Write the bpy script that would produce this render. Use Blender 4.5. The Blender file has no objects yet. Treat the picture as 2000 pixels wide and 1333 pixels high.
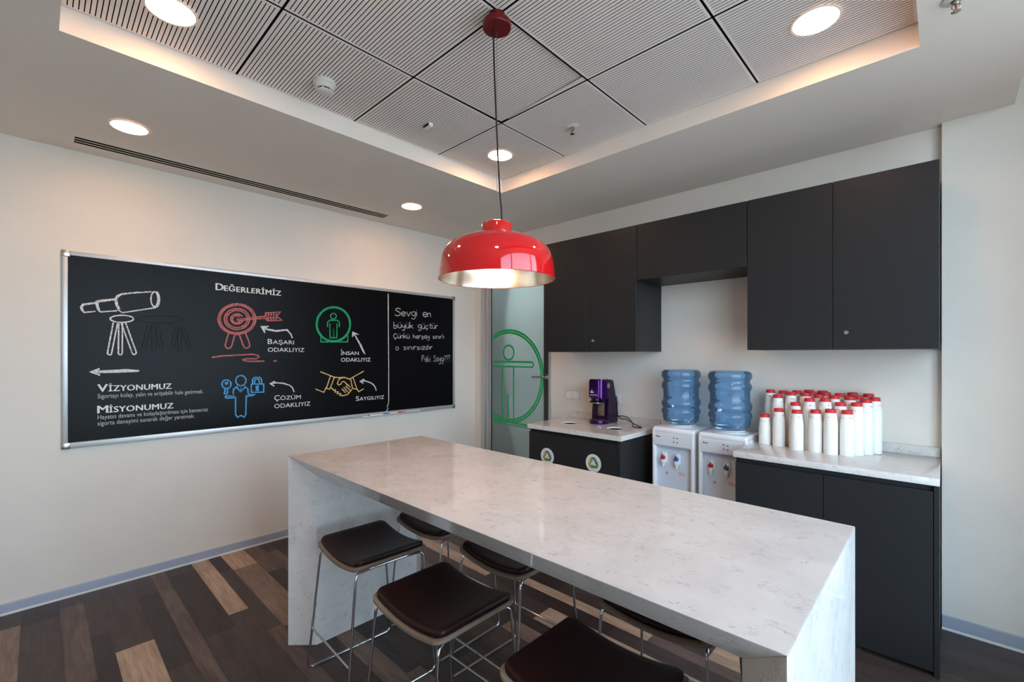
import bpy, bmesh, math, random
from mathutils import Vector, Matrix
random.seed(7)
S = bpy.context.scene
COL = S.collection
PI = math.pi

# ------------------------------------------------------------------ camera, world, lights, exposure
CAM = (3.803, -3.326, 1.45)
cd = bpy.data.cameras.new('camera')
cam = bpy.data.objects.new('camera', cd)
COL.objects.link(cam)
cam.location = CAM
cam.rotation_euler = (PI / 2, 0, math.radians(43.706))
cd.sensor_width = 36
cd.lens = 885.1 * 36 / 2000
cd.shift_y = (695 - 666.5) / 2000
cd.clip_start = 0.02
S.camera = cam

S.view_settings.view_transform = 'Standard'
S.view_settings.look = 'None'
S.view_settings.gamma = 1
S.view_settings.use_curve_mapping = False
S.view_settings.exposure = 0.7

SKY = 8.0          # daylight strength
DOWNLIGHT = 43.0    # ceiling downlight diffusers
PENDANT = 15.0     # bulb in the pendant

w = bpy.data.worlds.new('sky')
S.world = w
w.use_nodes = True
nt = w.node_tree
nt.nodes.clear()
out = nt.nodes.new('ShaderNodeOutputWorld')
bg = nt.nodes.new('ShaderNodeBackground')
tc = nt.nodes.new('ShaderNodeTexCoord')
sep = nt.nodes.new('ShaderNodeSeparateXYZ')
rmp = nt.nodes.new('ShaderNodeValToRGB')
noi = nt.nodes.new('ShaderNodeTexNoise')
noi.inputs['Scale'].default_value = 5
noi.inputs['Detail'].default_value = 4
mixn = nt.nodes.new('ShaderNodeMix')
mixn.data_type = 'RGBA'
mixn.blend_type = 'MULTIPLY'
mixn.inputs[0].default_value = 0.35
e = rmp.color_ramp.elements
while len(e) < 7:
    e.new(0.5)
for k_, (p_, c_) in enumerate(((0.05, (0.14, 0.15, 0.16)), (0.40, (0.28, 0.32, 0.36)), (0.485, (0.56, 0.65, 0.76)),
                               (0.51, (0.71, 0.86, 1.0)), (0.60, (0.60, 0.76, 0.94)), (0.72, (0.36, 0.47, 0.60)), (0.95, (0.14, 0.20, 0.28)))):
    e[k_].position = p_
    e[k_].color = c_ + (1,)
mp = nt.nodes.new('ShaderNodeMath')
mp.operation = 'MULTIPLY_ADD'
mp.inputs[1].default_value = 0.5
mp.inputs[2].default_value = 0.5
nt.links.new(tc.outputs['Generated'], sep.inputs[0])
nt.links.new(tc.outputs['Generated'], noi.inputs['Vector'])
nt.links.new(sep.outputs['Z'], mp.inputs[0])
nt.links.new(mp.outputs[0], rmp.inputs[0])
nt.links.new(rmp.outputs[0], mixn.inputs[6])
nt.links.new(noi.outputs['Color'], mixn.inputs[7])
nt.links.new(mixn.outputs[2], bg.inputs['Color'])
bg.inputs['Strength'].default_value = SKY
nt.links.new(bg.outputs[0], out.inputs[0])

# the lamp of the corridor beyond the glass door
ld = bpy.data.lights.new('corridor_lamp', 'AREA')
ld.energy = 24
ld.size = 1.0
ld.color = (0.86, 0.95, 1.0)
lo = bpy.data.objects.new('corridor_lamp', ld)
COL.objects.link(lo)
lo.location = (0.6, 0.9, 2.55)

# ------------------------------------------------------------------ materials
def lin(c):
    return tuple((v / 12.92 if v <= 0.04045 else ((v + 0.055) / 1.055) ** 2.4) for v in [x / 255 for x in c])

MATS = {}
def mat(name, rgb, rough=0.5, metal=0.0, spec=0.5, noise=0.0, nscale=30, bump=0.0, bscale=80, coat=0.0, emit=0.0,
        trans=0.0, ior=1.45, alpha=1.0, sheen=0.0):
    m = bpy.data.materials.new(name)
    m.use_nodes = True
    t = m.node_tree
    b = t.nodes['Principled BSDF']
    c = lin(rgb) + (1,)
    b.inputs['Base Color'].default_value = c
    b.inputs['Roughness'].default_value = rough
    b.inputs['Metallic'].default_value = metal
    b.inputs['Specular IOR Level'].default_value = spec
    b.inputs['IOR'].default_value = ior
    b.inputs['Coat Weight'].default_value = coat
    b.inputs['Coat Roughness'].default_value = 0.03
    b.inputs['Transmission Weight'].default_value = trans
    b.inputs['Sheen Weight'].default_value = sheen
    if emit:
        b.inputs['Emission Color'].default_value = c
        b.inputs['Emission Strength'].default_value = emit
    if noise or bump:
        co = t.nodes.new('ShaderNodeTexCoord')
    if noise:
        n = t.nodes.new('ShaderNodeTexNoise')
        n.inputs['Scale'].default_value = nscale
        n.inputs['Detail'].default_value = 5
        r = t.nodes.new('ShaderNodeValToRGB')
        r.color_ramp.elements[0].color = tuple(max(0, x * (1 - noise)) for x in c[:3]) + (1,)
        r.color_ramp.elements[1].color = tuple(min(1, x * (1 + noise)) for x in c[:3]) + (1,)
        r.color_ramp.elements[0].position = 0.3
        r.color_ramp.elements[1].position = 0.7
        t.links.new(co.outputs['Object'], n.inputs['Vector'])
        t.links.new(n.outputs['Fac'], r.inputs[0])
        t.links.new(r.outputs[0], b.inputs['Base Color'])
    if bump:
        n2 = t.nodes.new('ShaderNodeTexNoise')
        n2.inputs['Scale'].default_value = bscale
        n2.inputs['Detail'].default_value = 4
        bm_ = t.nodes.new('ShaderNodeBump')
        bm_.inputs['Strength'].default_value = bump
        bm_.inputs['Distance'].default_value = 0.004
        t.links.new(co.outputs['Object'], n2.inputs['Vector'])
        t.links.new(n2.outputs['Fac'], bm_.inputs['Height'])
        t.links.new(bm_.outputs[0], b.inputs['Normal'])
    MATS[name] = m
    return m

def mat_quartz(name):
    m = mat(name, (219, 215, 211), rough=0.045, spec=0.5)
    t = m.node_tree
    b = t.nodes['Principled BSDF']
    co = t.nodes.new('ShaderNodeTexCoord')
    def noise(scale, detail, dist, rough=0.5, loc=0.0, stretch=None):
        mpg = t.nodes.new('ShaderNodeMapping')
        mpg.inputs['Location'].default_value = (loc, loc * 2, loc * 3)
        if stretch:
            mpg.inputs['Scale'].default_value = stretch
            mpg.inputs['Rotation'].default_value = (0.5, 0.4, 0.6)
        n = t.nodes.new('ShaderNodeTexNoise')
        n.inputs['Scale'].default_value = scale
        n.inputs['Detail'].default_value = detail
        n.inputs['Roughness'].default_value = rough
        n.inputs['Distortion'].default_value = dist
        t.links.new(co.outputs['Object'], mpg.inputs[0])
        t.links.new(mpg.outputs[0], n.inputs['Vector'])
        return n
    def ramp(n, stops):
        r = t.nodes.new('ShaderNodeValToRGB')
        el = r.color_ramp.elements
        while len(el) < len(stops):
            el.new(0.5)
        for k, (p, v) in enumerate(stops):
            el[k].position = p
            el[k].color = (v, v, v, 1)
        t.links.new(n.outputs['Fac'], r.inputs[0])
        return r
    vein = ramp(noise(16, 5, 1.2, 0.62, 0.0, (1, 2.2, 1.6)), [(0.478, 0), (0.497, 1), (0.503, 1), (0.522, 0)])
    mask = ramp(noise(24, 3, 0.4, 0.5, 3.7), [(0.50, 0), (0.62, 1)])
    cloud = ramp(noise(7, 6, 0.5, 0.6, 9.1), [(0.3, 0.0), (0.75, 1)])
    mul = t.nodes.new('ShaderNodeMath')
    mul.operation = 'MULTIPLY'
    t.links.new(vein.outputs[0], mul.inputs[0])
    t.links.new(mask.outputs[0], mul.inputs[1])
    mul2 = t.nodes.new('ShaderNodeMath')
    mul2.operation = 'MULTIPLY'
    mul2.inputs[1].default_value = 0.5
    t.links.new(mul.outputs[0], mul2.inputs[0])
    m1 = t.nodes.new('ShaderNodeMix')
    m1.data_type = 'RGBA'
    m1.inputs[6].default_value = lin((210, 204, 199)) + (1,)
    m1.inputs[7].default_value = lin((226, 220, 215)) + (1,)
    t.links.new(cloud.outputs[0], m1.inputs[0])
    m2 = t.nodes.new('ShaderNodeMix')
    m2.data_type = 'RGBA'
    m2.inputs[7].default_value = lin((120, 118, 122)) + (1,)
    t.links.new(mul2.outputs[0], m2.inputs[0])
    t.links.new(m1.outputs[2], m2.inputs[6])
    t.links.new(m2.outputs[2], b.inputs['Base Color'])
    return m

def mat_wood(name, dark, light, rough=0.42):
    m = mat(name, dark, rough=rough, spec=0.4)
    t = m.node_tree
    b = t.nodes['Principled BSDF']
    co = t.nodes.new('ShaderNodeTexCoord')
    mp1 = t.nodes.new('ShaderNodeMapping')
    mp1.inputs['Scale'].default_value = (3.0, 42, 1)
    n1 = t.nodes.new('ShaderNodeTexNoise')
    n1.inputs['Scale'].default_value = 2.4
    n1.inputs['Detail'].default_value = 7
    n1.inputs['Roughness'].default_value = 0.65
    n1.inputs['Distortion'].default_value = 0.5
    t.links.new(co.outputs['Object'], mp1.inputs[0])
    t.links.new(mp1.outputs[0], n1.inputs['Vector'])
    mp2 = t.nodes.new('ShaderNodeMapping')
    mp2.inputs['Scale'].default_value = (1.5, 9, 1)
    wv = t.nodes.new('ShaderNodeTexNoise')
    wv.inputs['Scale'].default_value = 2.0
    wv.inputs['Detail'].default_value = 2
    wv.inputs['Distortion'].default_value = 1.0
    t.links.new(co.outputs['Object'], mp2.inputs[0])
    t.links.new(mp2.outputs[0], wv.inputs['Vector'])
    ad = t.nodes.new('ShaderNodeMath')
    ad.operation = 'MULTIPLY_ADD'
    ad.inputs[1].default_value = 0.5
    hf = t.nodes.new('ShaderNodeMath')
    hf.operation = 'MULTIPLY'
    hf.inputs[1].default_value = 0.5
    t.links.new(n1.outputs['Fac'], ad.inputs[0])
    t.links.new(wv.outputs['Fac'], hf.inputs[0])
    t.links.new(hf.outputs[0], ad.inputs[2])
    r = t.nodes.new('ShaderNodeValToRGB')
    r.color_ramp.elements[0].position = 0.36
    r.color_ramp.elements[1].position = 0.66
    r.color_ramp.elements[0].color = lin(dark) + (1,)
    r.color_ramp.elements[1].color = lin(light) + (1,)
    t.links.new(ad.outputs[0], r.inputs[0])
    t.links.new(r.outputs[0], b.inputs['Base Color'])
    bp = t.nodes.new('ShaderNodeBump')
    bp.inputs['Strength'].default_value = 0.12
    bp.inputs['Distance'].default_value = 0.002
    t.links.new(n1.outputs['Fac'], bp.inputs['Height'])
    t.links.new(bp.outputs[0], b.inputs['Normal'])
    return m

def mat_chalk(name, rgb):
    """chalk that leaves specks of the board bare"""
    m = mat(name, rgb, rough=0.95, spec=0.1)
    t = m.node_tree
    b = t.nodes['Principled BSDF']
    co = t.nodes.new('ShaderNodeTexCoord')
    n = t.nodes.new('ShaderNodeTexNoise')
    n.inputs['Scale'].default_value = 260
    n.inputs['Detail'].default_value = 3
    r = t.nodes.new('ShaderNodeValToRGB')
    r.color_ramp.elements[0].position = 0.36
    r.color_ramp.elements[0].color = (0.15, 0.15, 0.15, 1)
    r.color_ramp.elements[1].position = 0.50
    r.color_ramp.elements[1].color = (1, 1, 1, 1)
    t.links.new(co.outputs['Object'], n.inputs['Vector'])
    t.links.new(n.outputs['Fac'], r.inputs[0])
    t.links.new(r.outputs[0], b.inputs['Alpha'])
    return m

def mat_pane(name, tint=(1, 1, 1), refl=0.08):
    m = bpy.data.materials.new(name)
    m.use_nodes = True
    t = m.node_tree
    t.nodes.clear()
    o = t.nodes.new('ShaderNodeOutputMaterial')
    tr = t.nodes.new('ShaderNodeBsdfTransparent')
    tr.inputs[0].default_value = tint + (1,)
    gl = t.nodes.new('ShaderNodeBsdfGlossy')
    gl.inputs['Roughness'].default_value = 0.01
    mx = t.nodes.new('ShaderNodeMixShader')
    mx.inputs[0].default_value = refl
    t.links.new(tr.outputs[0], mx.inputs[1])
    t.links.new(gl.outputs[0], mx.inputs[2])
    t.links.new(mx.outputs[0], o.inputs[0])
    MATS[name] = m
    return m

def mat_frosted(name):
    m = bpy.data.materials.new(name)
    m.use_nodes = True
    t = m.node_tree
    t.nodes.clear()
    o = t.nodes.new('ShaderNodeOutputMaterial')
    df = t.nodes.new('ShaderNodeBsdfDiffuse')
    df.inputs[0].default_value = lin((192, 210, 212)) + (1,)
    tl = t.nodes.new('ShaderNodeBsdfTranslucent')
    tl.inputs[0].default_value = lin((198, 214, 216)) + (1,)
    rf = t.nodes.new('ShaderNodeBsdfRefraction')
    rf.inputs['Color'].default_value = lin((208, 222, 224)) + (1,)
    rf.inputs['Roughness'].default_value = 0.22
    rf.inputs['IOR'].default_value = 1.02
    gl = t.nodes.new('ShaderNodeBsdfGlossy')
    gl.inputs['Roughness'].default_value = 0.04
    fr = t.nodes.new('ShaderNodeFresnel')
    fr.inputs[0].default_value = 1.45
    m1 = t.nodes.new('ShaderNodeMixShader')
    m1.inputs[0].default_value = 0.5
    m2 = t.nodes.new('ShaderNodeMixShader')
    m2.inputs[0].default_value = 0.45
    m3 = t.nodes.new('ShaderNodeMixShader')
    t.links.new(df.outputs[0], m1.inputs[1])
    t.links.new(tl.outputs[0], m1.inputs[2])
    t.links.new(m1.outputs[0], m2.inputs[1])
    t.links.new(rf.outputs[0], m2.inputs[2])
    t.links.new(fr.outputs[0], m3.inputs[0])
    t.links.new(m2.outputs[0], m3.inputs[1])
    t.links.new(gl.outputs[0], m3.inputs[2])
    t.links.new(m3.outputs[0], o.inputs[0])
    MATS[name] = m
    return m

def mat_bottle(name):
    m = bpy.data.materials.new(name)
    m.use_nodes = True
    t = m.node_tree
    t.nodes.clear()
    o = t.nodes.new('ShaderNodeOutputMaterial')
    rf = t.nodes.new('ShaderNodeBsdfRefraction')
    rf.inputs['Color'].default_value = lin((212, 237, 255)) + (1,)
    rf.inputs['Roughness'].default_value = 0.02
    rf.inputs['IOR'].default_value = 1.035
    tl = t.nodes.new('ShaderNodeBsdfTranslucent')
    tl.inputs[0].default_value = lin((160, 212, 255)) + (1,)
    df = t.nodes.new('ShaderNodeBsdfDiffuse')
    df.inputs[0].default_value = lin((154, 208, 255)) + (1,)
    gl = t.nodes.new('ShaderNodeBsdfGlossy')
    gl.inputs['Roughness'].default_value = 0.03
    fr = t.nodes.new('ShaderNodeFresnel')
    fr.inputs[0].default_value = 1.5
    ma = t.nodes.new('ShaderNodeMixShader')
    ma.inputs[0].default_value = 0.5
    mb = t.nodes.new('ShaderNodeMixShader')
    mb.inputs[0].default_value = 0.70
    mc = t.nodes.new('ShaderNodeMixShader')
    t.links.new(tl.outputs[0], ma.inputs[1])
    t.links.new(df.outputs[0], ma.inputs[2])
    t.links.new(ma.outputs[0], mb.inputs[1])
    t.links.new(rf.outputs[0], mb.inputs[2])
    t.links.new(fr.outputs[0], mc.inputs[0])
    t.links.new(mb.outputs[0], mc.inputs[1])
    t.links.new(gl.outputs[0], mc.inputs[2])
    t.links.new(mc.outputs[0], o.inputs[0])
    MATS[name] = m
    return m

M_WALL = mat('wall_paint', (229, 220, 209), rough=0.55, spec=0.3, noise=0.02, nscale=4, bump=0.03, bscale=60)
M_SOFFIT = mat('ceiling_paint', (240, 230, 220), rough=0.7, spec=0.2, noise=0.015, nscale=3)
M_TILE = mat('tile_paint', (248, 239, 233), rough=0.55, spec=0.3)
M_BLACK = mat('black_felt', (12, 10, 9), rough=0.95, spec=0.1)
M_CAB = mat('anthracite_laminate', (39, 39, 40), rough=0.4, spec=0.25, bump=0.02, bscale=300)
M_CABDARK = mat('cabinet_inside', (30, 31, 34), rough=0.7)
M_QUARTZ = mat_quartz('quartz')
M_ALU = mat('aluminium', (196, 196, 197), rough=0.42, metal=0.55)
M_ALUP = mat('baseboard_aluminium', (178, 184, 200), rough=0.45, metal=0.3)
M_CHROME = mat('chrome', (205, 208, 212), rough=0.06, metal=1.0)
M_STEEL = mat('brushed_steel', (178, 174, 166), rough=0.28, metal=1.0)
M_BOARD = mat('chalkboard_face', (11, 10, 12), rough=0.33, spec=0.13, noise=0.18, nscale=2.2)
M_LETTER = mat('white_lettering', (226, 225, 224), rough=0.9)
M_CHALK = mat_chalk('white_chalk', (228, 227, 226))
M_LETTERT = mat('thin_lettering', (186, 187, 189), rough=0.9)
M_CHALKW = mat_chalk('thin_white_chalk', (200, 202, 204))
M_RED_CH = mat_chalk('red_chalk', (206, 118, 116))
M_BLUE_CH = mat_chalk('blue_chalk', (92, 172, 226))
M_GREEN_CH = mat_chalk('green_chalk', (44, 170, 112))
M_YEL_CH = mat_chalk('yellow_chalk', (240, 202, 128))
M_GHOST = mat('erased_chalk', (9, 8, 10), rough=0.4, spec=0.1)
M_LAMPRED = mat('red_lacquer', (196, 16, 22), rough=0.06, spec=0.6, coat=0.6)
M_DARKRED = mat('dark_red_lacquer', (104, 8, 16), rough=0.3)
M_LINING = mat('polished_aluminium_lining', (206, 196, 184), rough=0.2, metal=1.0)
M_CORD = mat('black_cord', (14, 14, 15), rough=0.5)
M_WIRE = mat('steel_wire', (190, 190, 190), rough=0.3, metal=1.0)
M_LIGHT = mat('lit_diffuser', (255, 194, 144), emit=DOWNLIGHT)
M_BULB = mat('lit_bulb', (255, 207, 168), emit=PENDANT)
M_WHITEPL = mat('white_plastic', (236, 236, 234), rough=0.25, spec=0.5)
M_COOLER = mat('cooler_white', (234, 236, 240), rough=0.18, spec=0.5, coat=0.2)
M_COOLERP = mat('cooler_panel_grey', (214, 215, 219), rough=0.25)
M_COOLERR = mat('cooler_tap_bay', (212, 220, 232), rough=0.25)
M_GREYPR = mat('grey_print', (92, 94, 100), rough=0.6)
M_REDPL = mat('red_plastic', (190, 34, 40), rough=0.35)
M_BLUEPL = mat('blue_plastic', (26, 92, 182), rough=0.35)
M_PINKPR = mat('pale_red_print', (222, 150, 140), rough=0.6)
M_CUP = mat('white_paper', (244, 243, 238), rough=0.55, spec=0.3)
M_CUPRED = mat('red_paper', (206, 46, 50), rough=0.5)
M_CUPPR = mat('cup_print', (186, 120, 118), rough=0.7)
M_BOTTLE = mat_bottle('blue_bottle')
M_PURPLE = mat('purple_lacquer', (70, 14, 98), rough=0.16, metal=0.85, coat=0.5)
M_PURPLES = mat('purple_side', (34, 8, 42), rough=0.3, spec=0.4)
M_BLACKPL = mat('black_plastic', (16, 14, 16), rough=0.25)
M_BRONZE = mat('smoked_glass', (120, 100, 84), rough=0.15, metal=0.4)
M_LEATHER = mat('dark_brown_leather', (34, 13, 12), rough=0.42, spec=0.3, bump=0.12, bscale=260)
M_VENEER = mat('grey_beige_veneer', (128, 111, 97), rough=0.45, noise=0.08, nscale=20)
M_SOCK = mat('switch_plastic', (222, 218, 210), rough=0.35)
M_FROST = mat_frosted('frosted_glass')
M_PANE = mat_pane('window_glass', (0.93, 0.97, 0.97), 0.07)
M_DECAL = mat('green_vinyl', (20, 172, 98), rough=0.4)
M_FRAMED = mat('dark_door_frame', (62, 64, 66), rough=0.4, metal=0.3)
M_STICK = mat('sticker_white', (226, 226, 222), rough=0.5)
M_STG = mat('sticker_green', (84, 128, 78), rough=0.5)
M_STB = mat('sticker_blue', (70, 118, 140), rough=0.5)
M_STO = mat('sticker_ochre', (166, 150, 84), rough=0.5)
M_STP = mat('sticker_pale_dots', (214, 190, 160), rough=0.5)
WOODS = [mat_wood('wood_darkest', (44, 34, 32), (62, 50, 47)), mat_wood('wood_dark', (58, 46, 43), (82, 68, 64)),
         mat_wood('wood_brown', (78, 62, 57), (112, 94, 87)), mat_wood('wood_mid', (104, 84, 74), (146, 124, 112)),
         mat_wood('wood_light', (148, 122, 102), (196, 170, 148))]

# ------------------------------------------------------------------ mesh helpers
def NB():
    return bmesh.new()

def box(bm, x0, x1, y0, y1, z0, z1, bev=0.0, seg=2, mi=0, edges=None):
    vs = [bm.verts.new(p) for p in ((x0, y0, z0), (x1, y0, z0), (x1, y1, z0), (x0, y1, z0), (x0, y0, z1), (x1, y0, z1), (x1, y1, z1), (x0, y1, z1))]
    fs = [bm.faces.new([vs[i] for i in f]) for f in ((3, 2, 1, 0), (4, 5, 6, 7), (0, 1, 5, 4), (1, 2, 6, 5), (2, 3, 7, 6), (3, 0, 4, 7))]
    for f in fs:
        f.material_index = mi
    if bev > 0:
        es = set()
        for f in fs:
            for ed in f.edges:
                if edges is None or edges(ed.verts[0].co, ed.verts[1].co):
                    es.add(ed)
        bmesh.ops.bevel(bm, geom=list(es), offset=bev, segments=seg, affect='EDGES', profile=0.5)

def lathe(bm, prof, n=32, c=(0, 0, 0), mi=0, ang=(0, 360)):
    full = abs(ang[1] - ang[0] - 360) < 1e-6
    rings = []
    for r, z in prof:
        if r < 1e-6:
            rings.append([bm.verts.new((c[0], c[1], c[2] + z))])
        else:
            k = n if full else n + 1
            rings.append([bm.verts.new((c[0] + r * math.cos(math.radians(ang[0] + (ang[1] - ang[0]) * i / n)),
                                        c[1] + r * math.sin(math.radians(ang[0] + (ang[1] - ang[0]) * i / n)), c[2] + z)) for i in range(k)])
    for a, b in zip(rings, rings[1:]):
        m = n
        for i in range(m):
            j = (i + 1) % n if full else i + 1
            if len(a) == 1 and len(b) == 1:
                continue
            if len(a) == 1:
                f = bm.faces.new((a[0], b[j], b[i]))
            elif len(b) == 1:
                f = bm.faces.new((a[i], a[j], b[0]))
            else:
                f = bm.faces.new((a[i], a[j], b[j], b[i]))
            f.material_index = mi

def fillet(pts, r, n=5, closed=False):
    P = [Vector(p) for p in pts]
    o = []
    N = len(P)
    for i, p in enumerate(P):
        if not closed and i in (0, N - 1):
            o.append(p)
            continue
        a, b = P[(i - 1) % N], P[(i + 1) % N]
        d1, d2 = (a - p), (b - p)
        rr = min(r, d1.length * 0.45, d2.length * 0.45)
        s, q = p + d1.normalized() * rr, p + d2.normalized() * rr
        for k in range(n + 1):
            u = k / n
            o.append(s * (1 - u) ** 2 + p * 2 * u * (1 - u) + q * u * u)
    return o

def tube(bm, pts, r, n=8, closed=False, mi=0):
    P = [Vector(p) for p in pts]
    N = len(P)
    rings = []
    ref = None
    for i, p in enumerate(P):
        a = P[(i - 1) % N] if (closed or i > 0) else p
        b = P[(i + 1) % N] if (closed or i < N - 1) else p
        t = (b - a).normalized()
        if ref is None:
            ref = t.orthogonal().normalized()
        ref = (ref - t * ref.dot(t))
        if ref.length < 1e-6:
            ref = t.orthogonal()
        ref.normalize()
        bn = t.cross(ref)
        rings.append([bm.verts.new(p + ref * (r * math.cos(2 * PI * k / n)) + bn * (r * math.sin(2 * PI * k / n))) for k in range(n)])
    m = N if closed else N - 1
    for i in range(m):
        A, Bq = rings[i], rings[(i + 1) % N]
        off = 0
        if closed and i == N - 1:
            off = min(range(n), key=lambda o_: (Bq[o_].co - A[0].co).length)
        for k in range(n):
            f = bm.faces.new((A[k], A[(k + 1) % n], Bq[(k + 1 + off) % n], Bq[(k + off) % n]))
            f.material_index = mi
    if not closed:
        bm.faces.new(rings[0][::-1]).material_index = mi
        bm.faces.new(rings[-1]).material_index = mi

def prism(bm, poly, axis, a, b, mi=0):
    def P(u, v, t):
        return {'x': (t, u, v), 'y': (u, t, v), 'z': (u, v, t)}[axis]
    A = [bm.verts.new(P(u, v, a)) for u, v in poly]
    Bq = [bm.verts.new(P(u, v, b)) for u, v in poly]
    n = len(poly)
    fs = [bm.faces.new(A[::-1]), bm.faces.new(Bq)]
    for i in range(n):
        fs.append(bm.faces.new((A[i], A[(i + 1) % n], Bq[(i + 1) % n], Bq[i])))
    for f in fs:
        f.material_index = mi
    return fs

def pad(bm, w, d, rad, zf, layers, n=10, rings=7):
    """rounded-rectangle slab following z = zf(x); layers = (inset, dz) from the underside's edge to the top's edge"""
    def outline(ins, s=1.0):
        hw, hd, r = w / 2 - ins, d / 2 - ins, max(rad - ins * 0.5, 0.004)
        pts = []
        for cx, cy, a0 in ((hw - r, hd - r, 0), (-hw + r, hd - r, 90), (-hw + r, -hd + r, 180), (hw - r, -hd + r, 270)):
            for k in range(n + 1):
                a = math.radians(a0 + 90 * k / n)
                pts.append(((cx + r * math.cos(a)) * s, (cy + r * math.sin(a)) * s))
        # extra points along the straight edges so that the curve shows
        o = []
        for i, p in enumerate(pts):
            q = pts[(i + 1) % len(pts)]
            o.append(p)
            L = math.hypot(q[0] - p[0], q[1] - p[1])
            if (i + 1) % (n + 1) == 0:
                for k in range(1, 9):
                    o.append((p[0] + (q[0] - p[0]) * k / 9, p[1] + (q[1] - p[1]) * k / 9))
        return o
    loops = []
    for k in range(rings):
        s = (k + 1) / (rings + 0.0)
        if s < 0.999:
            loops.append([bm.verts.new((x, y, zf(x) + layers[0][1])) for x, y in outline(layers[0][0], s)])
    for ins, dz in layers:
        loops.append([bm.verts.new((x, y, zf(x) + dz)) for x, y in outline(ins)])
    for k in range(rings - 2, -1, -1):
        s = (k + 1) / (rings + 0.0)
        loops.append([bm.verts.new((x, y, zf(x) + layers[-1][1])) for x, y in outline(layers[-1][0], s)])
    N = len(loops[0])
    for a, b in zip(loops, loops[1:]):
        for i in range(N):
            bm.faces.new((a[i], a[(i + 1) % N], b[(i + 1) % N], b[i]))
    c0 = bm.verts.new((0, 0, zf(0) + layers[0][1]))
    c1 = bm.verts.new((0, 0, zf(0) + layers[-1][1]))
    for i in range(N):
        bm.faces.new((c0, loops[0][(i + 1) % N], loops[0][i]))
        bm.faces.new((c1, loops[-1][i], loops[-1][(i + 1) % N]))

def ribbon(bm, pts, wd, f, mi=0):
    """flat stroke through 2-D points; f(u, v) -> 3-D"""
    P = [Vector(p) for p in pts]
    Q = [P[0]]
    for p in P[1:]:
        if (p - Q[-1]).length > 1e-4:
            Q.append(p)
    P = Q
    if len(P) < 2:
        return
    closed = (P[0] - P[-1]).length < 1e-3 and len(P) > 3
    if closed:
        P = P[:-1]
    N = len(P)
    L, R = [], []
    for i, p in enumerate(P):
        a = P[(i - 1) % N] if (closed or i > 0) else None
        b = P[(i + 1) % N] if (closed or i < N - 1) else None
        d1 = (p - a).normalized() if a is not None else (b - p).normalized()
        d2 = (b - p).normalized() if b is not None else d1
        t = d1 + d2
        t = t.normalized() if t.length > 0.2 else d2
        nrm = Vector((-t.y, t.x))
        k = 1 / max(0.5, abs(nrm.dot(Vector((-d2.y, d2.x)))))
        h = wd / 2 * min(k, 1.6) * random.uniform(0.88, 1.12)
        L.append(bm.verts.new(f(*(p + nrm * h))))
        R.append(bm.verts.new(f(*(p - nrm * h))))
    for i in range(N if closed else N - 1):
        j = (i + 1) % N
        try:
            bm.faces.new((L[i], R[i], R[j], L[j])).material_index = mi
        except ValueError:
            pass

def link(o, parent=None):
    COL.objects.link(o)
    if parent is not None:
        o.parent = parent
    return o

def obj(name, bm, mats, parent=None, loc=None, smooth=None, rot=0.0, recalc=True):
    if recalc:
        bmesh.ops.recalc_face_normals(bm, faces=bm.faces)
    me = bpy.data.meshes.new(name)
    bm.to_mesh(me)
    bm.free()
    for m in (mats if isinstance(mats, (list, tuple)) else [mats]):
        me.materials.append(m)
    if smooth is not None:
        me.polygons.foreach_set('use_smooth', [True] * len(me.polygons))
        me.set_sharp_from_angle(angle=math.radians(smooth))
    o = bpy.data.objects.new(name, me)
    link(o, parent)
    if loc:
        o.location = loc
    o.rotation_euler.z = rot
    return o

def tag(o, label, cat, group=None):
    o['label'] = label
    o['category'] = cat
    if group:
        o['group'] = group
    return o

def thing(name, label, cat, loc=(0, 0, 0), rotz=0.0, group=None):
    o = bpy.data.objects.new(name, None)
    COL.objects.link(o)
    o.empty_display_size = 0.1
    o.location = loc
    o.rotation_euler.z = rotz
    return tag(o, label, cat, group)

def struct(o):
    o['kind'] = 'structure'
    return o

def copy_tree(o, parent=None):
    c = o.copy()
    COL.objects.link(c)
    if parent is not None:
        c.parent = parent
    for ch in [k for k in bpy.data.objects if k.parent == o]:
        copy_tree(ch, c)
    return c

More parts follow.
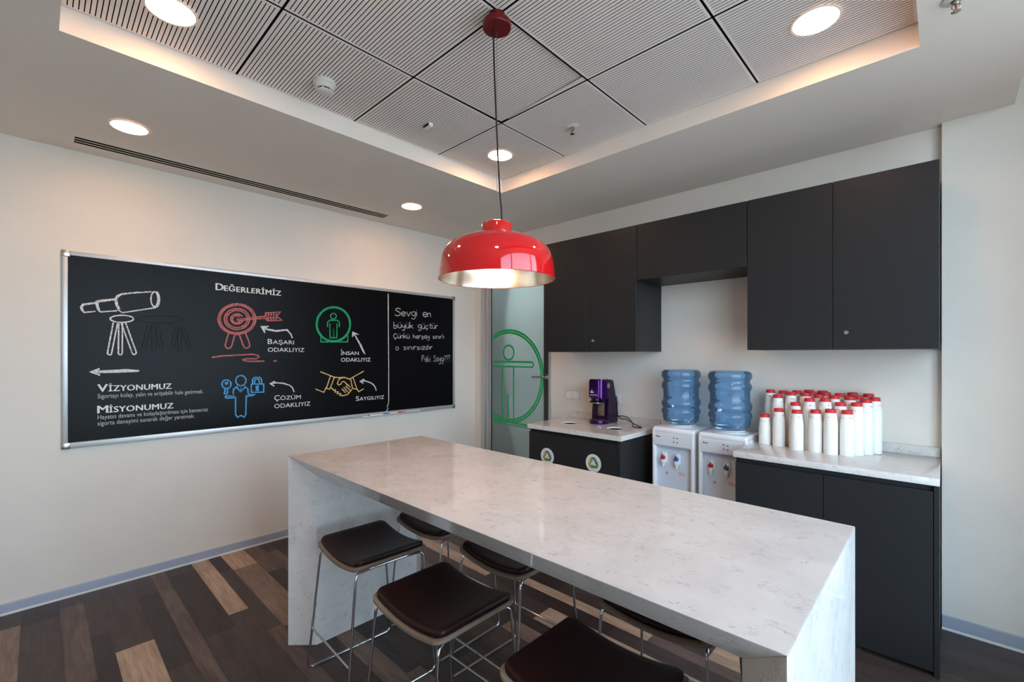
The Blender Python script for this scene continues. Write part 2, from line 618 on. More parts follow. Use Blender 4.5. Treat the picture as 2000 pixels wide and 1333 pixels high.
def text_mesh(name, body, mat_, width, height, f, parent, bold=0.0, shear=0.0):
    """printed words: laid out at cap height 1, scaled to width x height, mapped to the surface by f(u, v)"""
    cu = bpy.data.curves.new(name, 'FONT')
    cu.body = body
    cu.space_character = 1.0 + bold
    cu.resolution_u = 3
    cu.shear = shear
    tmp = bpy.data.objects.new(name, cu)
    COL.objects.link(tmp)
    bpy.context.view_layer.update()
    dg = bpy.context.evaluated_depsgraph_get()
    me = bpy.data.meshes.new_from_object(tmp.evaluated_get(dg))
    xs = [v.co.x for v in me.vertices]
    x0, x1 = min(xs), max(xs)
    cap = 0.729
    bm = NB()
    bm.from_mesh(me)
    for seq in (bm.verts, bm.edges, bm.faces):
        seq.ensure_lookup_table()
    if bold:   # heavier letters: two layers a stroke apart
        for lay, dx in ((1, bold), (2, -bold)):
            dup = bmesh.ops.duplicate(bm, geom=bm.verts[:len(me.vertices)] + bm.edges[:len(me.edges)] + bm.faces[:len(me.polygons)])
            for v in dup['geom']:
                if isinstance(v, bmesh.types.BMVert):
                    v.co.x += dx * 0.6
                    v.co.y += dx * 0.15
                    v.co.z = lay * 0.001
            bm.verts.ensure_lookup_table()
            bm.edges.ensure_lookup_table()
            bm.faces.ensure_lookup_table()
    for v in bm.verts:
        p = Vector(f((v.co.x - x0) / (x1 - x0) * width, v.co.y / cap * height))
        p.x += v.co.z * 0.1
        v.co = p
    bm.to_mesh(me)
    bm.free()
    bpy.data.objects.remove(tmp)
    bpy.data.curves.remove(cu)
    me.name = name
    me.materials.clear()
    me.materials.append(mat_)
    o = bpy.data.objects.new(name, me)
    link(o, parent)
    return o

# ------------------------------------------------------------------ the room
YB = 0.05            # recessed back wall behind the cabinets
ZS = 2.69            # soffit underside
ZT = 2.79            # ceiling tile underside
XW = 4.47            # window wall
YR = -4.75           # wall behind the camera
OX0, OX1, OY0, OY1 = 1.362, 3.73, -3.27, -0.884     # opening of the raised ceiling field

# floor: planks in three widths, every plank a face of the floor mesh with one of five wood tones
bm = NB()
LIGHTS = {  # (row start, x start): tone
    (-2.59, 0.0): 4, (-2.415, -0.585): 4, (-2.415, 0.33): 3, (-3.065, 0.88): 4, (-3.065, -0.034): 1, (-3.465, 0.21): 3,
    (-2.815, -0.324): 2, (-2.815, 0.59): 2, (-3.24, 0.15): 2, (-2.74, 0.145): 0, (-2.74, -0.769): 1, (-2.74, 1.06): 1, (-2.915, 0.31): 0,
    (-2.915, -0.604): 1, (-2.915, 1.224): 1, (-2.59, 0.914): 1, (-3.39, 0.24): 1, (-3.24, -0.764): 1, (-3.24, 1.064): 0, (-2.265, 0.53): 0,
    (-2.265, -0.384): 2, (-2.265, 1.444): 3, (-2.49, 0.3): 1, (-2.165, 0.2): 2, (-1.29, 0.70): 4, (-1.19, 1.79): 4, (-1.19, 0.88): 3, (-1.44, 2.16): 4,
    (-1.115, 2.98): 4, (-1.115, 2.066): 1, (-0.965, 2.7): 2, (-1.44, 1.246): 1, (-1.29, 1.614): 0, (-2.49, 1.214): 2,
    (-3.39, -0.674): 0, (-3.39, 1.154): 0, (-2.59, 1.828): 0, (-2.415, 1.244): 1}
rowy = []
y = -2.74 - 0.325 * 7
k = 0
while y < 2.2:
    wv_ = (0.15, 0.10, 0.075)[k % 3]
    rowy.append((y, wv_))
    y += wv_
    k += 1
rr = random.Random(12)
tones = []
for y0, wv_ in rowy:
    key = [(a, b) for (a, b) in LIGHTS if abs(a - y0) < 0.012]
    x0 = (min(b for a, b in key) if key else rr.uniform(0, 0.914))
    while x0 > -0.05:
        x0 -= 0.914
    x = x0
    while x < XW + 0.3:
        tone = None
        for a, b in key:
            if abs(b - x) < 0.05:
                tone = LIGHTS[(a, b)]
        if tone is None:
            tone = rr.choice((0, 1, 1, 0)) if (y0 > -0.9 and x > 2.9) else rr.choices((0, 1, 2, 3, 4), (30, 40, 20, 6, 2))[0]
        a0, a1 = max(x, -0.3), min(x + 0.914, XW + 0.3)
        if a1 > a0 + 0.01:
            g = 0.0004
            vs = [bm.verts.new(p) for p in ((a0 + g, y0 + g, 0), (a1 - g, y0 + g, 0), (a1 - g, y0 + wv_ - g, 0), (a0 + g, y0 + wv_ - g, 0))]
            bm.faces.new(vs).material_index = tone
        x += 0.914
box(bm, -0.3, XW + 0.3, YR - 0.2, 2.2, -0.12, -0.0006, mi=0)
struct(obj('floor', bm, WOODS, recalc=False))

bm = NB()
box(bm, -0.15, 0, YR, YB + 0.1, 0, 3.1)
struct(obj('wall_left', bm, M_WALL))
bm = NB()
box(bm, -0.15, 0.118, YB, YB + 0.12, 0, 3.1)
box(bm, 0.118, 1.093, YB, YB + 0.12, 2.46, 3.1)
box(bm, 1.093, 3.79, YB, YB + 0.12, 0, 3.1)
struct(obj('wall_back', bm, M_WALL))
bm = NB()
box(bm, 3.79, XW + 0.15, 0.0, YB + 0.12, 0, 3.1)
struct(obj('wall_back_pier', bm, M_WALL))
bm = NB()
box(bm, -0.15, XW + 0.15, YR - 0.15, YR, 0, 3.1)
struct(obj('wall_rear', bm, M_WALL))
bm = NB()
box(bm, XW, XW + 0.15, YR, -3.62, 0, 3.1)
box(bm, XW, XW + 0.15, -0.62, 0.0, 0.12, 2.95)  # unseen column, added to keep window light off the pier
box(bm, XW, XW + 0.15, -3.62, 0.0, 0, 0.12)
box(bm, XW, XW + 0.15, -3.62, 0.0, 2.95, 3.1)
struct(obj('wall_right', bm, M_WALL))

# soffit round the raised field, its fascias, and the higher pocket along the window
bm = NB()
box(bm, 0, OX0, YR, YB, ZS, 3.0)
box(bm, OX1, 4.05, YR, YB, ZS, 3.0)
box(bm, OX0, OX1, OY1, YB, ZS, 3.0)
box(bm, OX0, OX1, YR, OY0, ZS, 3.0)
box(bm, 0, XW, YR, YB, 3.0, 3.1)
struct(obj('ceiling', bm, M_SOFFIT))
# black grid the tiles hang in
bm = NB()
for k in range(5):
    gx, gy = OX0 + (OX1 - OX0) * k / 4, OY0 + (OY1 - OY0) * k / 4
    if 0 < k < 4:
        box(bm, gx - 0.0048, gx + 0.0048, OY0, OY1, ZT + 0.0008, ZT + 0.03)
        box(bm, OX0, OX1, gy - 0.0048, gy + 0.0048, ZT + 0.0008, ZT + 0.03)
box(bm, OX0, OX1, OY0, OY1, 2.835, 2.84)
struct(obj('trim_1', bm, M_BLACK))

# baseboards
def baseboard(name, a, b, axis, side):
    bm = NB()
    if axis == 'y':
        box(bm, 0, 0.012, a, b, 0.013, 0.063, bev=0.002)
        box(bm, 0, 0.014, a, b, 0.0, 0.013)
    else:
        box(bm, a, b, side - 0.012, side, 0.013, 0.075, bev=0.002)
        box(bm, a, b, side - 0.014, side, 0.0, 0.013)
    bm.faces.ensure_lookup_table()
    for f in bm.faces:
        if f.calc_center_median().z < 0.0131:
            f.material_index = 1
    struct(obj(name, bm, (M_ALUP, M_WHITEPL)))
baseboard('baseboard_left', YR, YB, 'y', 0)
baseboard('baseboard_back', 3.79, XW, 'x', 0.0)
bm = NB()
box(bm, 0.014, 0.118, YB - 0.012, YB, 0.0, 0.063)
struct(obj('baseboard_corner', bm, M_ALUP))

# window wall (daylight from the side)
win = thing('window_1', 'aluminium framed window wall', 'window', (XW + 0.05, -1.8, 0.12))
del win['label'], win['category']
win['kind'] = 'structure'
bm = NB()
for yy in (-1.82, -0.9, 0.52, 1.16):
    box(bm, -0.05, 0.06, yy - 0.03, yy + 0.03, 0, 2.83)
for zz in (0.02, 2.80):
    box(bm, -0.05, 0.06, -1.82, 1.185, zz - 0.03, zz + 0.03)
fr_ = obj('window_frame', bm, M_ALU, win)
for a, b in ((-1.79, -0.93), (-0.87, 0.49), (0.55, 1.13)):
    bm = NB()
    box(bm, 0.0, 0.008, a, b, 0.05, 2.77)
    obj('window_pane', bm, M_PANE, win)

# corridor beyond the glass door
bm = NB()
box(bm, -0.25, -0.15, YB + 0.12, 1.95, 0, 2.75)
box(bm, 1.65, 1.75, YB + 0.12, 1.95, 0, 2.75)
box(bm, -0.25, 1.75, 1.85, 1.95, 0, 2.75)
box(bm, -0.25, 1.75, YB + 0.12, 1.95, 2.7, 2.75)
struct(obj('wall_corridor', bm, M_WALL))
bm = NB()
box(bm, 0.72, 1.5, 1.80, 1.85, 0, 2.1)
struct(obj('door_2', bm, M_FRAMED))

# glass door
door = thing('door_1', 'x', 'door', (0.118, YB, 0))
del door['label'], door['category']
door['kind'] = 'structure'
bm = NB()
for a, b, d in ((0.0, 0.058, -0.012), (0.058, 0.07, 0.004), (0.07, 0.112, -0.004), (0.112, 0.122, 0.008), (0.122, 0.145, -0.006)):
    box(bm, a, b, d, 0.07, 0, 2.46, bev=0.002)
box(bm, 0.945, 0.975, -0.008, 0.07, 0, 2.46, bev=0.002)
box(bm, 0.145, 0.945, -0.008, 0.07, 2.40, 2.46, bev=0.002)
obj('door_frame', bm, M_ALU, door, smooth=30)
bm = NB()
box(bm, 0.884, 0.943, -0.002, 0.045, 0.01, 2.398)
box(bm, 0.147, 0.884, -0.002, 0.045, 0.01, 0.06)
box(bm, 0.147, 0.884, -0.002, 0.045, 2.35, 2.398)
box(bm, 0.146, 0.150, -0.002, 0.045, 0.01, 2.398)
obj('door_leaf_rails', bm, M_FRAMED, door)
bm = NB()
box(bm, 0.150, 0.884, 0.008, 0.020, 0.06, 2.35)
obj('glass_panel', bm, M_FROST, door)
# handle
hd = NB()
rot = Matrix.Rotation(PI / 2, 4, 'X')
lathe(hd, [(0, 0), (0.027, 0), (0.027, 0.006), (0.022, 0.012), (0.011, 0.014), (0.010, 0.05), (0, 0.052)], 24)
bmesh.ops.transform(hd, matrix=rot, verts=hd.verts)
tube(hd, fillet([(0, -0.045, 0), (-0.02, -0.052, 0), (-0.15, -0.046, -0.004)], 0.012), 0.009, 10)
obj('door_handle', hd, M_STEEL, door, (0.925, -0.002, 1.245), smooth=40)
# green vinyl emblem: ring round a plain standing figure
dec = NB()
GX0, GX1 = 0.150, 0.884
def dstroke(pts, wd):
    run = []
    for p in pts:
        if GX0 + 0.012 < p[0] < GX1 - 0.006:
            run.append(p)
        else:
            if len(run) > 1:
                ribbon(dec, run, wd, lambda u, v, d_=len(dec.verts): (u, 0.0074 - d_ * 1e-6, v))
            run = []
    if len(run) > 1:
        ribbon(dec, run, wd, lambda u, v, d_=len(dec.verts): (u, 0.0074 - d_ * 1e-6, v))
def arc(cx, cz, r, a0=0, a1=360, n=64, rz=None):
    return [(cx + r * math.cos(math.radians(a0 + (a1 - a0) * i / n)), cz + (rz or r) * math.sin(math.radians(a0 + (a1 - a0) * i / n))) for i in range(n + 1)]
CX, CZ = 0.393, 1.236
for r_ in (0.478, 0.452):
    dstroke(arc(CX, CZ, r_, 5, 175, 90), 0.0216)
    dstroke(arc(CX, CZ, r_, -140, 5, 90), 0.0189)
dstroke(arc(CX + 0.01, CZ + 0.245, 0.075, n=40), 0.0189)
dstroke([(0.17, 1.385), (0.72, 1.385)], 0.0203)
dstroke([(0.17, 1.335), (0.72, 1.335)], 0.0162)
dstroke(arc(0.72, 1.36, 0.025, -90, 90, 12), 0.0175)
for xx in (0.31, 0.475):
    dstroke([(xx, 1.335), (xx, 0.80)], 0.0175)
dstroke([(CX, 1.05), (CX, 0.80)], 0.0216)
for xx in (0.352, 0.434):
    dstroke(arc(xx, 0.80, 0.041, 180, 360, 14), 0.0189)
dstroke([(0.17, 0.765), (0.845, 0.745)], 0.0189)
dstroke([(0.17, 0.738), (0.845, 0.722)], 0.0135)
obj('green_emblem', dec, M_DECAL, door)

# ------------------------------------------------------------------ ceiling tiles
TX = [OX0 + (OX1 - OX0) * k / 4 for k in range(5)]
TY = [OY0 + (OY1 - OY0) * k / 4 for k in range(5)]
TW, TD = TX[1] - TX[0] - 0.010, TY[1] - TY[0] - 0.010
def tile_meshes():
    bm = NB()
    n, gap, ex = 37, 0.0037, 0.010
    p = TD / n
    for k in range(n):
        a = -TD / 2 + p * k + (gap / 2 if k else 0)
        b = -TD / 2 + p * (k + 1) - (gap / 2 if k < n - 1 else 0)
        box(bm, -TW / 2 + ex, TW / 2 - ex, a, b, 0, 0.0012)
    for s in (-1, 1):
        box(bm, s * TW / 2 - (ex if s > 0 else 0), s * TW / 2 + (0 if s > 0 else ex), -TD / 2, TD / 2, 0, 0.02)
    for s in (-1, 1):
        box(bm, -TW / 2, TW / 2, s * TD / 2 - (0.0035 if s > 0 else 0), s * TD / 2 + (0 if s > 0 else 0.0035), 0.0002, 0.02)
    b2 = NB()
    box(b2, -TW / 2 + 0.004, TW / 2 - 0.004, -TD / 2 + 0.004, TD / 2 - 0.004, 0.0007, 0.019)
    return bm, b2
TLAB = {(0, 0): 'grooved ceiling tile carrying the big downlight cut by the picture top', (0, 1): 'grooved ceiling tile carrying the smoke detector',
        (0, 2): 'grooved ceiling tile carrying the small white sensor box', (0, 3): 'grooved corner ceiling tile with the downlight seen behind the pendant wire',
        (1, 3): 'grooved ceiling tile carrying the sprinkler head', (1, 2): 'grooved ceiling tile hanging askew with a grey gap at one corner',
        (1, 1): 'grooved ceiling tile between the smoke detector tile and the red canopy', (1, 0): 'grooved ceiling tile at the picture top next to the big downlight tile',
        (2, 3): 'grooved ceiling tile along the back fascia between sprinkler tile and corner downlight tile',
        (2, 2): 'grooved ceiling tile between the red canopy and the back fascia row, beside the askew tile',
        (3, 3): 'grooved corner ceiling tile carrying the downlight above the wall cabinets',
        (3, 2): 'grooved ceiling tile at the picture top edge, in front of the cabinet-side downlight tile',
        (2, 1): 'grooved ceiling tile touching the red canopy at the picture top', (3, 1): 'grooved ceiling tile overhead, second from the camera by the window-side fascia',
        (2, 0): 'grooved ceiling tile overhead between two tiles out of the picture', (3, 0): 'grooved ceiling tile directly over the camera with a downlight'}
proto = None
for i in range(4):
    for j in range(4):
        loc = ((TX[i] + TX[i + 1]) / 2, (TY[j] + TY[j + 1]) / 2, ZT)
        if proto is None:
            proto = thing('ceiling_tile', TLAB[(i, j)], 'ceiling tile', loc, group='grooved ceiling tiles of the raised field')
            a, b = tile_meshes()
            obj('grooved_face', a, M_TILE, proto)
            obj('felt_backing', b, M_BLACK, proto)
        else:
            t = copy_tree(proto)
            t.location = loc
            t['label'] = TLAB[(i, j)]
            if (i, j) == (1, 2):
                t.rotation_euler = (math.radians(0.6), math.radians(-0.6), 0)
                t.location.z += 0.0065
# the ledge of the grid that shows under the askew tile
bm = NB()
prism(bm, [(TX[2] - 0.006, TY[3] - 0.004), (TX[2] - 0.006, TY[3] - 0.034), (TX[1] + 0.06, TY[3] - 0.006), (TX[1] + 0.06, TY[3] - 0.004)], 'z', ZT + 0.001, ZT + 0.003)
struct(obj('trim_2', bm, M_SOFFIT))

# ------------------------------------------------------------------ downlights
def downlight_parts(root):
    bm = NB()
    lathe(bm, [(0.078, -0.001), (0.086, -0.001), (0.088, -0.003), (0.086, -0.006), (0.078, -0.005)], 40)
    obj('trim_ring', bm, M_WHITEPL, root, smooth=40)
    bm = NB()
    lathe(bm, [(0, -0.0045), (0.078, -0.0045), (0.078, -0.001), (0, -0.001)], 40)
    obj('diffuser', bm, M_LIGHT, root, smooth=40)
DL = [((0.606, -2.983, ZS), 'round recessed downlight in the plain soffit at the start of the slot diffuser'),
      ((0.604, -1.184, ZS), 'round recessed downlight in the plain soffit near the far end of the slot diffuser'),
      ((1.634, -2.969, ZT), 'largest-looking round downlight in a grooved tile, cut by the picture top'),
      ((1.655, -1.194, ZT), 'round downlight in the corner tile crossed by the pendant wire'),
      ((3.429, -1.18, ZT), 'round downlight in the grooved tile above the tall wall cabinets'),
      ((3.43, -2.97, ZT), 'round downlight in the grooved tile overhead of the camera')]
p0 = None
for loc, lab in DL:
    if p0 is None:
        p0 = thing('recessed_downlight', lab, 'ceiling light', loc, group='round recessed downlights')
        downlight_parts(p0)
    else:
        t = copy_tree(p0)
        t.location = loc
        t['label'] = lab

# smoke detector
sd = thing('smoke_detector', 'round white smoke detector on a grooved ceiling tile', 'smoke detector', (1.609, -2.357, ZT))
bm = NB()
lathe(bm, [(0, 0), (0.050, 0), (0.052, -0.003), (0.052, -0.018), (0.049, -0.021), (0.044, -0.021), (0, -0.021)], 36)
obj('mounting_base', bm, M_SOCK, sd, smooth=35)
bm = NB()
lathe(bm, [(0.045, -0.021), (0.044, -0.036), (0.040, -0.040), (0, -0.040)], 36)
lathe(bm, [(0, -0.047), (0.037, -0.047), (0.036, -0.051), (0.028, -0.056), (0, -0.057)], 36)
for k in range(6):
    a = k * PI / 3 + 0.4
    x, y_ = 0.037 * math.cos(a), 0.037 * math.sin(a)
    box(bm, x - 0.0025, x + 0.0025, y_ - 0.0025, y_ + 0.0025, -0.048, -0.038)
obj('detector_head', bm, M_SOCK, sd, smooth=35)
bm = NB()
lathe(bm, [(0.033, -0.040), (0.033, -0.0475)], 30)
obj('smoke_inlet', bm, M_BLACK, sd)
# sensor box
ms = thing('motion_sensor', 'small white box sensor on a grooved ceiling tile', 'sensor', (1.639, -1.765, ZT), 0.0)
bm = NB()
box(bm, -0.030, 0.030, -0.014, 0.014, -0.022, 0, bev=0.003)
obj('housing', bm, M_WHITEPL, ms, smooth=30)
bm = NB()
box(bm, -0.026, 0.026, -0.0155, -0.014, -0.019, -0.004)
obj('lens_window', bm, M_BLACKPL, ms)
# sprinklers
def sprinkler(loc, lab):
    sp = thing('sprinkler_head', lab, 'sprinkler', loc)
    bm = NB()
    lathe(bm, [(0.012, 0), (0.036, 0), (0.038, -0.004), (0.030, -0.008), (0.013, -0.010)], 28)
    obj('escutcheon', bm, M_SOCK, sp, smooth=40)
    bm = NB()
    lathe(bm, [(0, -0.004), (0.010, -0.004), (0.010, -0.018), (0.006, -0.022), (0, -0.022)], 16)
    tube(bm, fillet([(0.008, 0, -0.016), (0.012, 0, -0.030), (0.002, 0, -0.044)], 0.01), 0.002, 6)
    tube(bm, fillet([(-0.008, 0, -0.016), (-0.012, 0, -0.030), (-0.002, 0, -0.044)], 0.01), 0.002, 6)
    lathe(bm, [(0, -0.044), (0.013, -0.044), (0.013, -0.046), (0, -0.047)], 16)
    obj('spray_nozzle', bm, M_STEEL, sp, smooth=40)
    bm = NB()
    lathe(bm, [(0, -0.022), (0.0028, -0.022), (0.0028, -0.043), (0, -0.043)], 10)
    obj('glass_bulb', bm, M_REDPL, sp, smooth=40)
sprinkler((2.229, -1.169, ZT), 'sprinkler head with white collar on a grooved ceiling tile')
sprinkler((3.83, -1.125, ZS), 'sprinkler head in the plain soffit at the picture top edge')

# linear slot diffuser in the left soffit
vt = thing('slot_diffuser', 'long linear air diffuser with three black slots in the soffit', 'air vent', (0.20, -2.182, ZS))
bm = NB()
for x0, x1 in ((-0.062, -0.053), (-0.027, -0.015), (0.012, 0.024), (0.050, 0.062)):
    box(bm, x0, x1, -1.0, 1.0, -0.0015, 0)
box(bm, -0.062, 0.062, -1.012, -1.0, -0.0015, 0)
box(bm, -0.062, 0.062, 1.0, 1.012, -0.0015, 0)
obj('blades', bm, M_SOFFIT, vt)
bm = NB()
box(bm, -0.052, 0.055, -1.0, 1.0, -0.0013, -0.0002)
obj('dark_slots', bm, M_BLACK, vt)

# ------------------------------------------------------------------ pendant lamp
PX, PY = 2.530, -2.080
pl = thing('pendant_lamp', 'glossy red dome pendant lamp hanging over the white table', 'pendant lamp', (PX, PY, 1.748))
ZC = ZT - 1.748
bm = NB()
lathe(bm, [(0, 0), (0.032, 0), (0.032, -0.028), (0.054, -0.031), (0.056, -0.034), (0.056, -0.052), (0.054, -0.055), (0, -0.055)], 40)
obj('canopy', bm, M_DARKRED, pl, (0, 0, ZC), smooth=35)
bm = NB()
rx_, ry_ = 0.723, 0.691
def off(d, z):
    return (d * rx_, d * ry_, z)
tube(bm, fillet([off(-0.014, ZC - 0.055), off(-0.011, ZC - 0.2), off(-0.004, ZC - 0.38), off(0.004, ZC - 0.55), off(0.012, 0.33), off(0.019, 0.27), off(0.018, 0.218)], 0.05), 0.0032, 8)
obj('power_cord', bm, M_CORD, pl, smooth=60)
bm = NB()
tube(bm, [(0, 0, ZC - 0.055), (0, 0, 0.222)], 0.0011, 6)
lathe(bm, [(0.0035, 0.218), (0.0035, 0.232), (0, 0.234)], 12)
obj('suspension_wire', bm, M_WIRE, pl, smooth=60)
prof = [(0.2288, 0.0), (0.2282, 0.006), (0.2262, 0.030), (0.2234, 0.054), (0.2190, 0.078), (0.2105, 0.102), (0.2000, 0.119), (0.1870, 0.133), (0.1680, 0.146), (0.1420, 0.157), (0.1100, 0.166), (0.0800, 0.172), (0.0600, 0.174)]
bm = NB()
lathe(bm, prof + [(0.0597, 0.176), (0.0597, 0.214), (0.058, 0.2185), (0.054, 0.221), (0, 0.221)], 72)
lathe(bm, [(0.2288, 0.0), (0.2262, -0.0012), (0.2235, 0.0)], 72)
obj('red_shade', bm, M_LAMPRED, pl, smooth=35)
bm = NB()
lathe(bm, [(max(r_ - 0.0045, 0), z_ - (0.0 if k < 3 else 0.003)) for k, (r_, z_) in enumerate(prof)] + [(0, 0.170)], 72)
obj('metal_lining', bm, M_LINING, pl, smooth=35)
bm = NB()
lathe(bm, [(0, 0.170), (0.024, 0.170), (0.024, 0.12), (0.030, 0.112), (0.030, 0.108), (0, 0.108)], 24)
obj('lamp_holder', bm, M_WHITEPL, pl, smooth=35)
bm = NB()
lathe(bm, [(0, 0.112), (0.022, 0.112), (0.040, 0.098), (0.058, 0.075), (0.064, 0.052), (0.060, 0.030), (0.045, 0.014), (0.022, 0.006), (0, 0.004)], 36)
obj('bulb', bm, M_BULB, pl, smooth=60)

# ------------------------------------------------------------------ island table with knife-edged waterfall ends
IX0, IX1, IY0, IY1, IZ, IT = 1.428, 3.612, -2.462, -1.668, 0.948, 0.10
isl = thing('bar_table', 'long white quartz waterfall bar table in the middle of the room', 'table', ((IX0 + IX1) / 2, (IY0 + IY1) / 2, 0))
icx, icy = (IX0 + IX1) / 2, (IY0 + IY1) / 2
def hexa(a, b):
    bm = NB()
    A = [bm.verts.new((p[0] - icx, p[1] - icy, p[2])) for p in a]
    Bq = [bm.verts.new((p[0] - icx, p[1] - icy, p[2])) for p in b]
    bm.faces.new(A)
    bm.faces.new(Bq[::-1])
    for i in range(4):
        bm.faces.new((A[i], Bq[i], Bq[(i + 1) % 4], A[(i + 1) % 4]))
    bmesh.ops.recalc_face_normals(bm, faces=bm.faces)
    bmesh.ops.bevel(bm, geom=list(bm.edges), offset=0.0012, segments=2, affect='EDGES')
    return bm
T = IT
IZ2 = IZ - 0.098
obj('tabletop', hexa([(IX0, IY0, IZ), (IX1, IY0, IZ), (IX1, IY1, IZ), (IX0, IY1, IZ)],
                     [(IX0 + T, IY0 + T, IZ2), (IX1 - T, IY0 + T, IZ2), (IX1 - T, IY1 - T, IZ2), (IX0 + T, IY1 - T, IZ2)]), M_QUARTZ, isl, smooth=25)
for s, x in ((1, IX0), (-1, IX1)):
    obj('end_panel', hexa([(x, IY0, 0.0), (x, IY1, 0.0), (x, IY1, IZ), (x, IY0, IZ)],
                          [(x + s * T, IY0 + T, 0.0), (x + s * T, IY1 - T, 0.0), (x + s * T, IY1 - T, IZ2), (x + s * T, IY0 + T, IZ2)]), M_QUARTZ, isl, smooth=25)

# ------------------------------------------------------------------ bar stools
def stool_parts(root):
    W, D = 0.405, 0.352
    def zf(x):
        return 0.543 + 0.030 * (abs(x) / 0.2) ** 2
    bm = NB()
    pad(bm, W, D, 0.035, zf, [(0.006, -0.002), (0.0, 0.003), (0.0, 0.012), (0.005, 0.016)])
    obj('seat_shell', bm, M_VENEER, root, smooth=40)
    bm = NB()
    pad(bm, W - 0.022, D - 0.022, 0.030, zf, [(0.002, 0.0165), (0.0, 0.021), (0.0, 0.030), (0.003, 0.036), (0.010, 0.039)])
    obj('cushion', bm, M_LEATHER, root, smooth=50)
    for s in (-1, 1):
        xf, xt = s * 0.205, s * 0.180
        zt = 0.562
        pts = [(xf, -0.212, 0.0065), (xf, 0.212, 0.0065), (xt, 0.150, zt), (s * 0.15, 0.10, zt - 0.010), (s * 0.15, -0.10, zt - 0.010), (xt, -0.150, zt)]
        pts[2] = (xt, 0.160, 0.556)
        pts[5] = (xt, -0.160, 0.556)
        pts[3] = (s * 0.165, 0.10, 0.553)
        pts[4] = (s * 0.165, -0.10, 0.553)
        bm = NB()
        tube(bm, fillet(pts, 0.030, 6, True), 0.0055, 8, True)
        obj('sled_leg_frame', bm, M_CHROME, root, smooth=60)
    for s in (-1, 1):
        u = 0.19 / 0.55
        bm = NB()
        yy = s * (0.212 + (0.160 - 0.212) * u)
        xx = 0.205 + (0.180 - 0.205) * u
        tube(bm, [(-xx, yy, 0.19), (xx, yy, 0.19)], 0.0048, 8)
        obj('footrest_bar', bm, M_CHROME, root, smooth=60)
STOOLS = [((1.890, -2.262), -2.0, 'brown leather bar stool on the near side, beside the end panel facing the chalkboard'),
          ((2.502, -2.322), 0.5, 'middle near-side bar stool, its brown leather seat fully in view'),
          ((3.110, -2.282), 0.0, 'large-looking bar stool on the near side, cut off by the picture bottom'),
          ((1.872, -1.830), 1.0, 'far-side bar stool by the end panel, mostly hidden under the tabletop'),
          ((2.415, -1.848), -1.0, 'middle far-side bar stool showing a dark curved seat under the tabletop'),
          ((3.095, -1.775), 2.5, 'far-side bar stool nearest the anthracite base cabinet, only its seat edge and legs visible')]
sp0 = None
for (x, y), rz, lab in STOOLS:
    if sp0 is None:
        sp0 = thing('bar_stool', lab, 'bar stool', (x, y, 0), math.radians(rz), 'bar stools round the white table')
        stool_parts(sp0)
    else:
        t = copy_tree(sp0)
        t.location = (x, y, 0)
        t.rotation_euler.z = math.radians(rz)
        t['label'] = lab

# ------------------------------------------------------------------ wall cabinets
YU = -0.35
def wall_cabinet(lab, x0, x1, z0, z1, seams, knobs):
    c = thing('wall_cabinet', lab, 'wall cabinet', ((x0 + x1) / 2, YB, z0))
    cx = (x0 + x1) / 2
    h = z1 - z0
    bm = NB()
    box(bm, x0 - cx + 0.001, x1 - cx - 0.001, YU + 0.021 - YB, 0, 0, h)
    obj('carcass', bm, M_CAB, c)
    xs = [x0] + seams + [x1]
    for k, (a, b) in enumerate(zip(xs, xs[1:])):
        bm = NB()
        box(bm, a - cx + 0.0015, b - cx - 0.0015, YU - YB, YU + 0.019 - YB, 0, h, bev=0.001, seg=1)
        d = obj('door', bm, M_CAB, c)
        for kx, kz in knobs:
            if a < kx < b:
                bm = NB()
                lathe(bm, [(0, 0), (0.0125, 0), (0.0125, 0.004), (0.010, 0.007), (0.004, 0.007), (0.0035, 0.005), (0, 0.005)], 20)
                bmesh.ops.transform(bm, matrix=Matrix.Rotation(PI / 2, 4, 'X'), verts=bm.verts)
                box(bm, -0.001, 0.001, -0.0085, -0.005, -0.005, 0.005)
                obj('cylinder_lock', bm, M_STEEL, d, (kx - cx, YU - YB, kz - z0), smooth=40)
    return c
wall_cabinet('anthracite two-door wall cabinet above the purple coffee machine', 1.349, 2.196, 1.480, 2.391, [1.765], [(1.827, 1.565)])
wall_cabinet('short anthracite bridging wall cabinet above the water coolers', 2.198, 2.931, 1.993, 2.391, [], [])
wall_cabinet('tall anthracite two-door wall cabinet above the cup stacks', 2.933, 3.784, 1.484, 2.391, [3.362], [(3.422, 1.573)])

